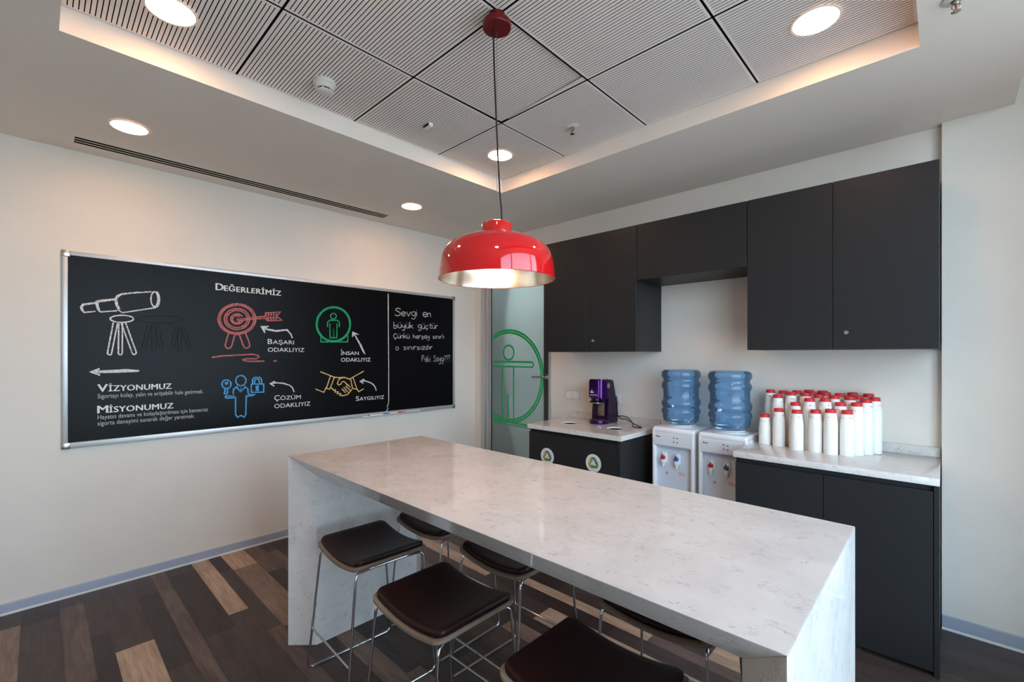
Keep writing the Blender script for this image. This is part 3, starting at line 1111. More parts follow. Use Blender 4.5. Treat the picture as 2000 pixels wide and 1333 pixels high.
# ------------------------------------------------------------------ base cabinets and worktops
YF = -0.54
def base_cabinet(lab, x0, x1, zt, seam, stickers=()):
    cx = (x0 + x1) / 2
    c = thing('base_cabinet', lab, 'base cabinet', (cx, YB, 0))
    bm = NB()
    box(bm, x0 - cx, x0 - cx + 0.018, YF + 0.02 - YB, 0, 0.03, zt)
    box(bm, x1 - cx - 0.018, x1 - cx, YF - 0.002 - YB, 0, 0.0, zt)
    box(bm, x0 - cx + 0.018, x1 - cx - 0.018, -0.012, 0, 0.03, zt)
    box(bm, x0 - cx + 0.018, x1 - cx - 0.018, YF + 0.02 - YB, -0.012, 0.03, 0.05)
    obj('carcass', bm, M_CAB, c)
    bm = NB()
    box(bm, x0 - cx + 0.018, x1 - cx - 0.018, YF + 0.05 - YB, YF + 0.06 - YB, 0, 0.03)
    obj('plinth', bm, M_CABDARK, c)
    bm = NB()
    box(bm, x0 - cx + 0.018, x1 - cx - 0.018, YF + 0.022 - YB, YF + 0.032 - YB, zt - 0.05, zt)
    obj('grip_rail', bm, M_CABDARK, c)
    for a, b in ((x0, seam), (seam, x1 - 0.019)):
        bm = NB()
        box(bm, a - cx + 0.0015, b - cx - 0.0015, YF - YB, YF + 0.019 - YB, 0.022, zt - 0.028, bev=0.001, seg=1)
        d = obj('door', bm, M_CAB, c)
        for sx, sz in stickers:
            if a < sx < b:
                s = NB()
                prism(s, [(0.066 * math.cos(2 * PI * k / 40), 0.066 * math.sin(2 * PI * k / 40)) for k in range(40)], 'y', -0.0006, 0)
                st = obj('recycling_sticker', s, M_STICK, d, (sx - cx, YF - YB, sz))
                st['label'] = 'round white sticker with three recycling arrows'
                for q, m_ in ((90, M_STB), (210, M_STO), (330, M_STG)):
                    dq = (q - 90) / 120 * 0.00012
                    s = NB()
                    R = Matrix.Rotation(math.radians(q - 90), 2)
                    def tr(pts):
                        return [tuple(R @ Vector((p[0] * 1.15, p[1] * 1.15))) for p in pts]
                    prism(s, tr([(-0.030, 0.006), (-0.014, 0.038), (0.012, 0.038), (0.004, 0.024), (-0.006, 0.024), (-0.017, 0.000)]), 'y', -0.0009 - dq, -0.0006)
                    prism(s, tr([(0.013, 0.036), (0.029, 0.010), (0.036, 0.014), (0.030, -0.008), (0.008, -0.002), (0.015, 0.002), (0.001, 0.024)]), 'y', -0.00096 - dq, -0.0006)
                    obj('recycling_arrow', s, m_, st)
                s = NB()
                for dx, dz in ((0.03, 0.035), (0.042, 0.022), (0.036, 0.028), (-0.04, 0.02), (-0.034, 0.034), (0.0, -0.045), (0.02, -0.05), (-0.046, -0.012)):
                    box(s, dx - 0.0025, dx + 0.0025, -0.0011, -0.0006, dz - 0.0025, dz + 0.0025)
                obj('sticker_dots', s, M_STP, st)['kind'] = 'stuff'
    return c
base_cabinet('anthracite bin cabinet with two round recycling stickers by the glass door', 1.333, 2.178, 0.858, 1.737, [(1.526, 0.652), (1.957, 0.668)])
base_cabinet('tall anthracite base cabinet under the worktop with cup stacks', 2.925, 3.785, 0.865, 3.349)

def worktop(lab, x0, x1, y0, z0, z1, holes=()):
    cx = (x0 + x1) / 2
    wt = thing('worktop', lab, 'worktop', (cx, YB, z0))
    bm = NB()
    if not holes:
        box(bm, x0 - cx, x1 - cx, y0 - YB, -0.0, 0, z1 - z0, bev=0.0015)
    else:
        # strips with round cut-outs: grid cells round each hole joined to the circle
        ya, yb = y0 - YB, 0.0
        def cell(ax, bx, hx, hy, r):
            n = 48
            circ = [(hx + r * math.cos(2 * PI * k / n), hy + r * math.sin(2 * PI * k / n)) for k in range(n)]
            rect = []
            for k in range(n):
                a = 2 * PI * k / n
                dx, dy = math.cos(a), math.sin(a)
                tx = ((bx - hx) / dx if dx > 1e-9 else (ax - hx) / dx if dx < -1e-9 else 1e9)
                ty = ((yb - hy) / dy if dy > 1e-9 else (ya - hy) / dy if dy < -1e-9 else 1e9)
                t_ = min(tx, ty)
                rect.append((hx + dx * t_, hy + dy * t_))
            # exact corners
            for cx_, cy_ in ((ax, ya), (bx, ya), (bx, yb), (ax, yb)):
                k = min(range(n), key=lambda q: math.hypot(rect[q][0] - cx_, rect[q][1] - cy_))
                rect[k] = (cx_, cy_)
            h = z1 - z0
            V = lambda L, z: [bm.verts.new((p[0], p[1], z)) for p in L]
            ct, rt, cb, rb = V(circ, h), V(rect, h), V(circ, 0), V(rect, 0)
            for k in range(n):
                q = (k + 1) % n
                bm.faces.new((ct[k], rt[k], rt[q], ct[q]))
                bm.faces.new((cb[q], rb[q], rb[k], cb[k]))
                bm.faces.new((ct[q], cb[q], cb[k], ct[k]))
                mx, my = (rect[k][0] + rect[q][0]) / 2, (rect[k][1] + rect[q][1]) / 2
                bm.faces.new((rt[k], rb[k], rb[q], rt[q]))
        mid = 1.77 - cx
        cell(x0 - cx, mid, holes[0][0] - cx, holes[0][1] - YB, holes[0][2])
        cell(mid, x1 - cx, holes[1][0] - cx, holes[1][1] - YB, holes[1][2])
    obj('slab', bm, M_QUARTZ, wt, smooth=30)
    bm = NB()
    box(bm, x0 - cx, x1 - cx, -0.02, 0, z1 - z0, z1 - z0 + 0.052, bev=0.001, seg=1)
    obj('backsplash', bm, M_QUARTZ, wt, smooth=30)
    if holes:
        for hx, hy, r in holes:
            bm = NB()
            lathe(bm, [(r - 0.0005, 0.001), (r - 0.0005, -0.009), (r - 0.0018, -0.009), (r - 0.0018, 0.001)], 48, c=(0, 0, z1 - z0))
            obj('bin_hole_rim', bm, M_WHITEPL, wt, (hx - cx, hy - YB, 0), smooth=40)
            bm = NB()
            lathe(bm, [(r - 0.0005, -0.0085), (r - 0.0005, -0.12), (r - 0.004, -0.12), (r - 0.004, -0.0085)], 48, c=(0, 0, z1 - z0))
            obj('bin_chute', bm, M_BLACK, wt, (hx - cx, hy - YB, 0), smooth=40)
    return wt
worktop('quartz worktop with two round bin holes carrying the coffee machine', 1.330, 2.192, -0.556, 0.858, 0.893, [(1.561, -0.290, 0.070), (1.985, -0.276, 0.070)])
worktop('quartz worktop with backsplash carrying the cup stacks', 2.918, 3.786, -0.556, 0.866, 0.900)

# ------------------------------------------------------------------ chalkboard
CB = (0.0, -1.739, 0.893)
cb = thing('chalkboard', 'wide aluminium-framed black chalkboard with coloured chalk drawings on the wall', 'chalkboard', CB)
BY0, BY1, BH = -3.228 - CB[1], -0.250 - CB[1], 1.184
bm = NB()
box(bm, 0.001, 0.016, BY0 + 0.01, BY1 - 0.01, 0.01, BH - 0.01)
obj('writing_surface', bm, M_BOARD, cb)
bm = NB()
FW = 0.026
box(bm, 0.001, 0.022, BY0, BY1, 0, FW * 1.35, bev=0.003)
box(bm, 0.001, 0.020, BY0, BY1, BH - FW, BH, bev=0.003)
box(bm, 0.001, 0.020, BY0, BY0 + FW, 0.0, BH, bev=0.003)
box(bm, 0.001, 0.020, BY1 - FW, BY1, 0.0, BH, bev=0.003)
obj('frame', bm, M_ALU, cb, smooth=30)
bm = NB()
box(bm, 0.001, 0.034, -1.315 - CB[1], -0.52 - CB[1], 0.0, 0.006, bev=0.002)
box(bm, 0.032, 0.035, -1.315 - CB[1], -0.52 - CB[1], 0.0, 0.011, bev=0.001)
obj('pen_ledge', bm, M_ALU, cb, smooth=30)
for yy in (BY0, BY1):
    for zz in (0, BH):
        bm = NB()
        sy, sz = (1 if yy == BY0 else -1), (1 if zz == 0 else -1)
        box(bm, 0.0005, 0.0245, min(yy - sy * 0.002, yy + sy * 0.036), max(yy - sy * 0.002, yy + sy * 0.036), min(zz - sz * 0.002, zz + sz * 0.036), max(zz - sz * 0.002, zz + sz * 0.036), bev=0.004)
        c_ = obj('corner_cap', bm, M_STEEL, cb, smooth=30)
def onb(d):
    return lambda u, v: (0.016 + d, u - CB[1], v - CB[2])
DRAW = {
'telescope':[[(-3.08,1.777),(-3.138,1.762),(-3.146,1.747),(-3.143,1.728),(-3.131,1.713),(-3.08,1.723)],[(-3.082,1.774),(-3.135,1.758),(-3.142,1.746),(-3.137,1.723),(-3.129,1.709)],[(-2.99,1.808),(-3.062,1.792),(-3.077,1.785),(-3.077,1.763),(-3.069,1.733),(-3.058,1.721),(-2.979,1.734)],[(-2.992,1.803),(-3.058,1.786),(-3.071,1.778),(-3.069,1.753),(-3.062,1.732)],[(-2.809,1.872),(-2.955,1.844),(-2.979,1.83),(-2.989,1.808),(-2.985,1.77),(-2.972,1.738),(-2.955,1.723),(-2.784,1.769)],[(-2.875,1.863),(-2.963,1.837),(-2.983,1.811),(-2.979,1.776),(-2.967,1.746)],[(-2.774,1.826),(-2.774,1.815),(-2.776,1.804),(-2.778,1.795),(-2.781,1.787),(-2.784,1.781),(-2.788,1.777),(-2.792,1.775),(-2.797,1.776),(-2.8,1.779),(-2.804,1.785),(-2.807,1.792),(-2.809,1.801),(-2.81,1.812),(-2.811,1.822),(-2.81,1.833),(-2.809,1.844),(-2.807,1.853),(-2.804,1.861),(-2.8,1.868),(-2.797,1.872),(-2.792,1.873),(-2.788,1.873),(-2.784,1.869),(-2.781,1.864),(-2.778,1.856),(-2.776,1.847),(-2.774,1.837),(-2.774,1.826)],[(-2.781,1.875),(-2.779,1.874),(-2.778,1.872),(-2.776,1.869),(-2.774,1.866),(-2.773,1.863),(-2.771,1.86),(-2.77,1.856),(-2.769,1.852),(-2.768,1.848),(-2.767,1.843),(-2.767,1.839),(-2.766,1.834),(-2.766,1.829),(-2.766,1.824),(-2.766,1.82),(-2.766,1.815),(-2.767,1.81),(-2.767,1.805),(-2.768,1.801),(-2.769,1.796),(-2.77,1.792),(-2.771,1.788),(-2.773,1.784),(-2.774,1.781),(-2.776,1.778),(-2.778,1.775),(-2.779,1.773),(-2.781,1.771)],[(-2.9,1.687),(-2.901,1.682),(-2.905,1.677),(-2.912,1.672),(-2.921,1.668),(-2.932,1.665),(-2.944,1.663),(-2.957,1.662),(-2.969,1.661),(-2.981,1.662),(-2.992,1.665),(-3.0,1.668),(-3.007,1.672),(-3.011,1.676),(-3.012,1.681),(-3.011,1.686),(-3.007,1.691),(-3.0,1.695),(-2.992,1.7),(-2.981,1.703),(-2.969,1.705),(-2.957,1.707),(-2.944,1.707),(-2.932,1.706),(-2.921,1.704),(-2.912,1.701),(-2.905,1.697),(-2.901,1.692),(-2.9,1.687)],[(-2.998,1.658),(-3.025,1.47),(-3.025,1.465),(-3.023,1.46),(-3.021,1.456),(-3.017,1.454),(-3.013,1.454),(-3.01,1.456),(-3.007,1.46),(-3.006,1.465),(-2.978,1.654)],[(-2.972,1.664),(-2.974,1.468),(-2.973,1.463),(-2.971,1.459),(-2.968,1.456),(-2.965,1.455),(-2.961,1.456),(-2.958,1.459),(-2.956,1.463),(-2.955,1.467),(-2.954,1.665)],[(-2.96,1.657),(-2.906,1.466),(-2.904,1.462),(-2.901,1.459),(-2.897,1.457),(-2.893,1.458),(-2.889,1.461),(-2.887,1.465),(-2.886,1.47),(-2.887,1.476),(-2.941,1.667)]],
'pointer_arrow':[[(-3.1,1.351),(-2.986,1.356),(-2.932,1.358),(-2.871,1.351)],[(-3.099,1.347),(-2.986,1.347),(-2.871,1.35)],[(-3.062,1.369),(-3.101,1.35),(-3.06,1.328)],[(-3.09,1.357),(-3.054,1.352),(-2.924,1.356)]],
'target':[[(-2.182,1.728),(-2.185,1.702),(-2.195,1.677),(-2.21,1.655),(-2.23,1.636),(-2.255,1.621),(-2.281,1.612),(-2.309,1.608),(-2.336,1.61),(-2.361,1.617),(-2.384,1.63),(-2.403,1.646),(-2.417,1.667),(-2.426,1.69),(-2.429,1.714),(-2.426,1.738),(-2.417,1.762),(-2.403,1.784),(-2.384,1.803),(-2.361,1.818),(-2.336,1.829),(-2.309,1.834),(-2.281,1.833),(-2.255,1.827),(-2.23,1.815),(-2.21,1.798),(-2.195,1.778),(-2.185,1.754),(-2.182,1.728)],[(-2.195,1.727),(-2.198,1.704),(-2.207,1.681),(-2.22,1.661),(-2.239,1.644),(-2.26,1.631),(-2.284,1.622),(-2.309,1.619),(-2.333,1.62),(-2.356,1.627),(-2.377,1.638),(-2.394,1.653),(-2.406,1.672),(-2.414,1.692),(-2.417,1.715),(-2.414,1.737),(-2.406,1.759),(-2.394,1.778),(-2.377,1.796),(-2.356,1.809),(-2.333,1.818),(-2.309,1.823),(-2.284,1.822),(-2.26,1.817),(-2.239,1.806),(-2.22,1.791),(-2.207,1.772),(-2.198,1.751),(-2.195,1.727)],[(-2.224,1.726),(-2.227,1.708),(-2.233,1.691),(-2.243,1.676),(-2.256,1.663),(-2.272,1.653),(-2.29,1.646),(-2.309,1.643),(-2.327,1.644),(-2.344,1.649),(-2.36,1.658),(-2.372,1.669),(-2.382,1.683),(-2.388,1.699),(-2.39,1.716),(-2.388,1.733),(-2.382,1.75),(-2.372,1.765),(-2.36,1.778),(-2.344,1.788),(-2.327,1.795),(-2.309,1.798),(-2.29,1.798),(-2.272,1.793),(-2.256,1.785),(-2.243,1.774),(-2.233,1.759),(-2.227,1.743),(-2.224,1.726)],[(-2.239,1.725),(-2.241,1.71),(-2.246,1.697),(-2.254,1.684),(-2.265,1.673),(-2.279,1.665),(-2.293,1.66),(-2.309,1.657),(-2.324,1.658),(-2.338,1.662),(-2.351,1.669),(-2.362,1.679),(-2.37,1.69),(-2.375,1.703),(-2.376,1.717),(-2.375,1.731),(-2.37,1.744),(-2.362,1.757),(-2.351,1.767),(-2.338,1.776),(-2.324,1.782),(-2.309,1.784),(-2.293,1.784),(-2.279,1.78),(-2.265,1.773),(-2.254,1.764),(-2.246,1.752),(-2.241,1.739),(-2.239,1.725)],[(-2.27,1.71),(-2.274,1.704),(-2.278,1.698),(-2.284,1.692),(-2.291,1.688),(-2.298,1.686),(-2.306,1.684),(-2.314,1.684),(-2.321,1.685),(-2.329,1.688),(-2.335,1.691),(-2.34,1.696),(-2.344,1.702),(-2.347,1.708),(-2.349,1.715),(-2.349,1.722),(-2.347,1.729),(-2.344,1.736),(-2.34,1.742),(-2.334,1.748),(-2.328,1.752),(-2.321,1.755),(-2.313,1.757),(-2.305,1.758),(-2.298,1.757),(-2.29,1.755),(-2.284,1.752),(-2.278,1.747),(-2.273,1.742)],[(-2.286,1.707),(-2.289,1.703),(-2.292,1.699),(-2.297,1.697),(-2.301,1.694),(-2.306,1.693),(-2.311,1.693),(-2.316,1.693),(-2.321,1.694),(-2.325,1.696),(-2.329,1.699),(-2.333,1.702),(-2.335,1.706),(-2.337,1.71),(-2.338,1.715),(-2.338,1.72),(-2.337,1.725),(-2.335,1.729),(-2.333,1.733),(-2.329,1.737),(-2.325,1.74),(-2.321,1.743),(-2.316,1.744),(-2.311,1.745),(-2.306,1.745),(-2.301,1.745),(-2.296,1.743),(-2.292,1.74),(-2.289,1.737)],[(-2.293,1.72),(-2.205,1.738),(-2.112,1.753)],[(-2.293,1.709),(-2.205,1.725),(-2.112,1.738)],[(-2.301,1.727),(-2.304,1.714),(-2.294,1.702)],[(-2.112,1.753),(-2.114,1.778),(-2.005,1.795),(-2.026,1.767),(-2.029,1.753)],[(-2.112,1.738),(-2.103,1.72),(-1.994,1.728),(-2.017,1.747),(-2.031,1.75),(-2.112,1.742)],[(-2.097,1.755),(-2.088,1.778)],[(-2.078,1.757),(-2.069,1.779)],[(-2.059,1.758),(-2.05,1.781)],[(-2.04,1.759),(-2.031,1.782)],[(-2.097,1.737),(-2.088,1.724)],[(-2.078,1.738),(-2.069,1.726)],[(-2.059,1.739),(-2.05,1.727)],[(-2.04,1.74),(-2.031,1.728)],[(-2.361,1.622),(-2.384,1.532),(-2.384,1.523),(-2.382,1.515),(-2.377,1.508),(-2.37,1.504),(-2.362,1.503),(-2.354,1.506),(-2.348,1.512),(-2.344,1.52),(-2.321,1.61)],[(-2.294,1.607),(-2.266,1.521),(-2.261,1.513),(-2.254,1.508),(-2.246,1.506),(-2.238,1.507),(-2.231,1.512),(-2.226,1.52),(-2.224,1.529),(-2.225,1.539),(-2.254,1.625)],[(-2.32,1.606),(-2.291,1.609)],[(-2.467,1.437),(-2.4,1.448),(-2.301,1.454),(-2.205,1.46),(-2.166,1.451),(-2.16,1.439),(-2.18,1.426),(-2.245,1.426),(-2.269,1.421),(-2.265,1.412),(-2.221,1.406),(-2.122,1.408)],[(-2.058,1.408),(-2.032,1.409)]],
'person':[[(-2.249,1.262),(-2.249,1.254),(-2.252,1.246),(-2.256,1.239),(-2.261,1.233),(-2.268,1.229),(-2.275,1.226),(-2.283,1.225),(-2.29,1.227),(-2.297,1.23),(-2.304,1.235),(-2.309,1.241),(-2.313,1.248),(-2.316,1.256),(-2.316,1.265),(-2.316,1.273),(-2.313,1.281),(-2.309,1.288),(-2.304,1.294),(-2.297,1.298),(-2.29,1.301),(-2.283,1.302),(-2.275,1.3),(-2.268,1.297),(-2.261,1.293),(-2.256,1.286),(-2.252,1.279),(-2.249,1.271),(-2.249,1.262)],[(-2.333,1.165),(-2.332,1.2),(-2.31,1.219),(-2.287,1.182),(-2.283,1.21),(-2.279,1.184),(-2.255,1.216),(-2.236,1.199),(-2.234,1.159)],[(-2.324,1.151),(-2.378,1.156),(-2.384,1.148),(-2.374,1.139),(-2.318,1.14),(-2.318,1.014),(-2.305,0.993),(-2.283,1.005),(-2.261,0.989),(-2.25,1.008),(-2.247,1.146),(-2.201,1.147),(-2.187,1.157),(-2.234,1.158)],[(-2.347,1.24),(-2.348,1.233),(-2.35,1.226),(-2.354,1.221),(-2.358,1.216),(-2.364,1.212),(-2.37,1.21),(-2.376,1.21),(-2.383,1.211),(-2.389,1.214),(-2.394,1.218),(-2.399,1.223),(-2.402,1.229),(-2.404,1.236),(-2.405,1.243),(-2.404,1.249),(-2.402,1.256),(-2.399,1.262),(-2.394,1.266),(-2.389,1.27),(-2.383,1.272),(-2.376,1.273),(-2.37,1.271),(-2.364,1.269),(-2.358,1.265),(-2.354,1.26),(-2.35,1.254),(-2.348,1.247),(-2.347,1.24)],[(-2.369,1.248),(-2.371,1.243),(-2.374,1.241),(-2.378,1.241),(-2.382,1.244),(-2.383,1.248),(-2.382,1.253),(-2.378,1.256),(-2.374,1.256),(-2.371,1.253),(-2.369,1.248)],[(-2.388,1.212),(-2.385,1.19),(-2.39,1.177),(-2.381,1.169),(-2.37,1.175),(-2.37,1.208)],[(-2.213,1.234),(-2.127,1.232),(-2.127,1.169),(-2.213,1.173),(-2.213,1.234)],[(-2.203,1.235),(-2.205,1.268),(-2.192,1.283),(-2.154,1.284),(-2.142,1.267),(-2.141,1.234)],[(-2.19,1.235),(-2.19,1.262),(-2.182,1.27),(-2.161,1.27),(-2.156,1.235)],[(-2.164,1.21),(-2.165,1.205),(-2.17,1.202),(-2.175,1.203),(-2.179,1.206),(-2.18,1.211),(-2.179,1.215),(-2.175,1.218),(-2.17,1.218),(-2.165,1.215),(-2.164,1.21)],[(-2.175,1.203),(-2.179,1.187),(-2.166,1.186),(-2.169,1.203)]],
'handshake':[[(-1.69,1.315),(-1.603,1.279),(-1.569,1.264),(-1.53,1.259),(-1.493,1.26)],[(-1.297,1.31),(-1.405,1.257),(-1.429,1.242),(-1.482,1.261),(-1.525,1.248),(-1.535,1.23),(-1.543,1.208),(-1.531,1.196),(-1.512,1.202),(-1.501,1.222),(-1.484,1.225),(-1.451,1.195),(-1.425,1.168)],[(-1.603,1.277),(-1.639,1.172),(-1.609,1.164),(-1.569,1.264)],[(-1.73,1.172),(-1.66,1.14),(-1.639,1.185)],[(-1.422,1.245),(-1.405,1.16),(-1.362,1.15),(-1.4,1.255)],[(-1.366,1.158),(-1.346,1.128),(-1.297,1.151)],[(-1.6,1.177),(-1.582,1.164),(-1.577,1.152),(-1.559,1.157),(-1.565,1.137),(-1.535,1.137),(-1.544,1.121),(-1.512,1.121),(-1.52,1.107),(-1.493,1.101),(-1.449,1.109),(-1.425,1.135),(-1.405,1.16)],[(-1.503,1.162),(-1.469,1.125)],[(-1.486,1.174),(-1.445,1.126)],[(-1.467,1.181),(-1.425,1.143)],[(-1.462,1.193),(-1.434,1.188)]],
'arrows':[[(-1.915,1.591),(-1.927,1.621),(-1.947,1.647),(-1.965,1.652),(-2.036,1.641),(-2.097,1.65),(-2.142,1.671)],[(-1.924,1.616),(-1.956,1.656),(-2.036,1.645),(-2.105,1.655)],[(-2.092,1.676),(-2.144,1.672),(-2.117,1.624)],[(-2.105,1.67),(-2.13,1.662),(-2.118,1.638)],[(-1.901,1.157),(-1.915,1.192),(-1.936,1.212),(-1.983,1.23),(-2.036,1.237),(-2.078,1.232)],[(-2.047,1.25),(-2.079,1.232),(-2.05,1.211)],[(-2.036,1.241),(-2.071,1.233)],[(-1.173,1.126),(-1.183,1.159),(-1.207,1.188),(-1.233,1.204),(-1.28,1.22),(-1.33,1.219)],[(-1.294,1.238),(-1.334,1.219),(-1.301,1.199)],[(-1.286,1.226),(-1.324,1.219)],[(-1.284,1.462),(-1.326,1.546),(-1.398,1.654)],[(-1.294,1.471),(-1.337,1.55),(-1.387,1.64)],[(-1.346,1.637),(-1.402,1.658),(-1.405,1.616)],[(-1.366,1.64),(-1.394,1.65),(-1.398,1.629)]],
'divider':[[(-1.05,2.034),(-1.048,1.71),(-1.044,1.32),(-1.045,1.012)],[(-1.045,1.007),(-1.061,0.965)],[(-1.048,0.959),(-1.074,0.92)]],
'ghost':[[(-2.634,1.699),(-2.637,1.693),(-2.647,1.687),(-2.662,1.682),(-2.682,1.677),(-2.705,1.673),(-2.731,1.67),(-2.758,1.668),(-2.785,1.667),(-2.81,1.667),(-2.832,1.669),(-2.85,1.672),(-2.864,1.675),(-2.873,1.68),(-2.875,1.685),(-2.873,1.69),(-2.864,1.695),(-2.85,1.701),(-2.832,1.705),(-2.81,1.71),(-2.785,1.713),(-2.758,1.715),(-2.731,1.716),(-2.705,1.716),(-2.682,1.715),(-2.662,1.712),(-2.647,1.708),(-2.637,1.704),(-2.634,1.699)],[(-2.827,1.659),(-2.856,1.51),(-2.856,1.505),(-2.855,1.501),(-2.852,1.498),(-2.849,1.496),(-2.845,1.496),(-2.842,1.497),(-2.839,1.5),(-2.838,1.504),(-2.809,1.654)],[(-2.806,1.657),(-2.806,1.486),(-2.805,1.482),(-2.803,1.478),(-2.8,1.475),(-2.797,1.475),(-2.793,1.476),(-2.79,1.478),(-2.788,1.482),(-2.787,1.486),(-2.787,1.658)],[(-2.789,1.656),(-2.768,1.506),(-2.766,1.502),(-2.764,1.498),(-2.76,1.497),(-2.757,1.497),(-2.753,1.498),(-2.75,1.502),(-2.749,1.506),(-2.749,1.51),(-2.77,1.661)],[(-2.68,1.644),(-2.702,1.511),(-2.702,1.507),(-2.701,1.502),(-2.698,1.499),(-2.695,1.497),(-2.691,1.497),(-2.687,1.499),(-2.684,1.502),(-2.683,1.507),(-2.661,1.639)],[(-2.666,1.642),(-2.666,1.488),(-2.665,1.483),(-2.663,1.48),(-2.66,1.477),(-2.657,1.477),(-2.653,1.477),(-2.65,1.48),(-2.648,1.483),(-2.648,1.488),(-2.648,1.643)],[(-2.647,1.639),(-2.611,1.507),(-2.609,1.503),(-2.606,1.5),(-2.602,1.499),(-2.599,1.5),(-2.596,1.502),(-2.594,1.506),(-2.593,1.51),(-2.593,1.514),(-2.63,1.647)]],
'ring':[[(-1.422,1.726),(-1.426,1.692),(-1.437,1.658),(-1.456,1.629),(-1.481,1.603),(-1.511,1.584),(-1.544,1.572),(-1.577,1.568),(-1.611,1.571),(-1.642,1.581),(-1.67,1.598),(-1.693,1.621),(-1.711,1.648),(-1.721,1.679),(-1.725,1.711),(-1.721,1.744),(-1.711,1.776),(-1.693,1.805),(-1.67,1.83),(-1.642,1.85),(-1.611,1.863),(-1.577,1.87),(-1.544,1.868),(-1.511,1.86),(-1.481,1.844),(-1.456,1.821),(-1.437,1.793),(-1.426,1.761),(-1.422,1.726)],[(-1.432,1.726),(-1.435,1.693),(-1.446,1.662),(-1.464,1.634),(-1.487,1.611),(-1.515,1.593),(-1.546,1.581),(-1.577,1.577),(-1.609,1.58),(-1.638,1.589),(-1.665,1.605),(-1.686,1.627),(-1.703,1.652),(-1.713,1.681),(-1.716,1.712),(-1.713,1.743),(-1.703,1.772),(-1.686,1.8),(-1.665,1.823),(-1.638,1.842),(-1.609,1.854),(-1.577,1.86),(-1.546,1.859),(-1.515,1.851),(-1.487,1.836),(-1.464,1.815),(-1.446,1.788),(-1.435,1.758),(-1.432,1.726)],[(-1.552,1.79),(-1.553,1.784),(-1.555,1.779),(-1.558,1.774),(-1.562,1.77),(-1.567,1.767),(-1.572,1.764),(-1.577,1.764),(-1.583,1.764),(-1.588,1.765),(-1.593,1.768),(-1.597,1.772),(-1.6,1.776),(-1.602,1.781),(-1.602,1.786),(-1.602,1.792),(-1.6,1.797),(-1.597,1.802),(-1.593,1.806),(-1.588,1.809),(-1.583,1.811),(-1.577,1.812),(-1.572,1.812),(-1.567,1.811),(-1.562,1.808),(-1.558,1.805),(-1.555,1.8),(-1.553,1.795),(-1.552,1.79)],[(-1.629,1.692),(-1.629,1.732),(-1.609,1.752),(-1.546,1.755),(-1.525,1.738),(-1.525,1.697)],[(-1.609,1.723),(-1.607,1.602),(-1.58,1.602),(-1.577,1.684),(-1.575,1.602),(-1.548,1.603),(-1.546,1.726)],[(-1.685,1.619),(-1.685,1.565),(-1.449,1.571),(-1.449,1.627)]],
}
def drawing(key, name, m, wd, lab, d=0.0006):
    bm = NB()
    for q_, st in enumerate(DRAW[key]):
        ribbon(bm, st, wd, onb(d + 0.00006 * q_))
    o = obj(name, bm, m, cb, recalc=False)
    o['label'] = lab
drawing('ghost', 'erased_marks', M_GHOST, 0.0045, 'faint traces of a rubbed-out telescope stand', 0.0003)
drawing('telescope', 'telescope_drawing', M_CHALK, 0.0078, 'white chalk telescope on a tripod')
drawing('pointer_arrow', 'long_arrow_drawing', M_CHALK, 0.011, 'white chalk arrow pointing to the board edge')
drawing('target', 'target_drawing', M_RED_CH, 0.0095, 'red chalk target on legs with an arrow in it')
drawing('person', 'figure_drawing', M_BLUE_CH, 0.0095, 'blue chalk figure holding a key and a padlock')
drawing('handshake', 'handshake_drawing', M_YEL_CH, 0.0085, 'yellow chalk handshake')
drawing('ring', 'ring_emblem_drawing', M_GREEN_CH, 0.0095, 'green chalk ring emblem')
ARR = DRAW.pop('arrows')
for k_, (i0, i1, nm_) in enumerate(((0, 4, 'target'), (4, 7, 'figure'), (7, 10, 'handshake'), (10, 14, 'ring emblem'))):
    DRAW['arrow'] = ARR[i0:i1]
    drawing('arrow', 'pointing_arrow_drawing', M_CHALK, 0.0095, 'white chalk arrow pointing at the ' + nm_)
drawing('divider', 'dividing_line', M_CHALK, 0.009, 'white vertical line dividing the board')

def onboard(y0, z0, slope=0.0):
    return lambda u, v: (0.0167, y0 - CB[1] + u, z0 - CB[2] + v + u * slope)
def words_caps(name, first, rest, y0, z0, y1, h, bold, lab, frac):
    o1 = text_mesh(name, first, M_LETTER, (y1 - y0) * frac, h, onboard(y0, z0), cb, bold=bold)
    o2 = text_mesh(name, rest, M_LETTER, (y1 - y0) * (1 - frac) - h * 0.1, h * 0.78, onboard(y0 + (y1 - y0) * frac + h * 0.1, z0), cb, bold=bold)
    bm = NB()
    bm.from_mesh(o1.data)
    bm.from_mesh(o2.data)
    for o in (o1, o2):
        me = o.data
        bpy.data.objects.remove(o)
        bpy.data.meshes.remove(me)
    o = obj(name, bm, M_LETTER, cb, recalc=False)
    o['label'] = lab
words_caps('heading_lettering', 'D', 'EĞERLERİMİZ', -2.443, 1.922, -2.001, 0.052, 0.045, 'heading DEĞERLERİMİZ', 0.105)
words_caps('vision_lettering', 'V', 'İZYONUMUZ', -3.071, 1.226, -2.701, 0.049, 0.045, 'heading VİZYONUMUZ', 0.125)
words_caps('mission_lettering', 'M', 'İSYONUMUZ', -3.071, 1.093, -2.691, 0.049, 0.045, 'heading MİSYONUMUZ', 0.125)
words_caps('success_lettering', 'B', 'AŞARI', -2.098, 1.540, -1.903, 0.042, 0.0, 'words BAŞARI ODAKLIYIZ', 0.17)
text_mesh('success_lettering', 'ODAKLIYIZ', M_LETTER, 0.277, 0.034, onboard(-2.098, 1.480), cb)
words_caps('people_lettering', 'İ', 'NSAN', -1.511, 1.456, -1.346, 0.042, 0.0, 'words İNSAN ODAKLIYIZ', 0.07)
text_mesh('people_lettering', 'ODAKLIYIZ', M_LETTER, 0.281, 0.035, onboard(-1.511, 1.397), cb)
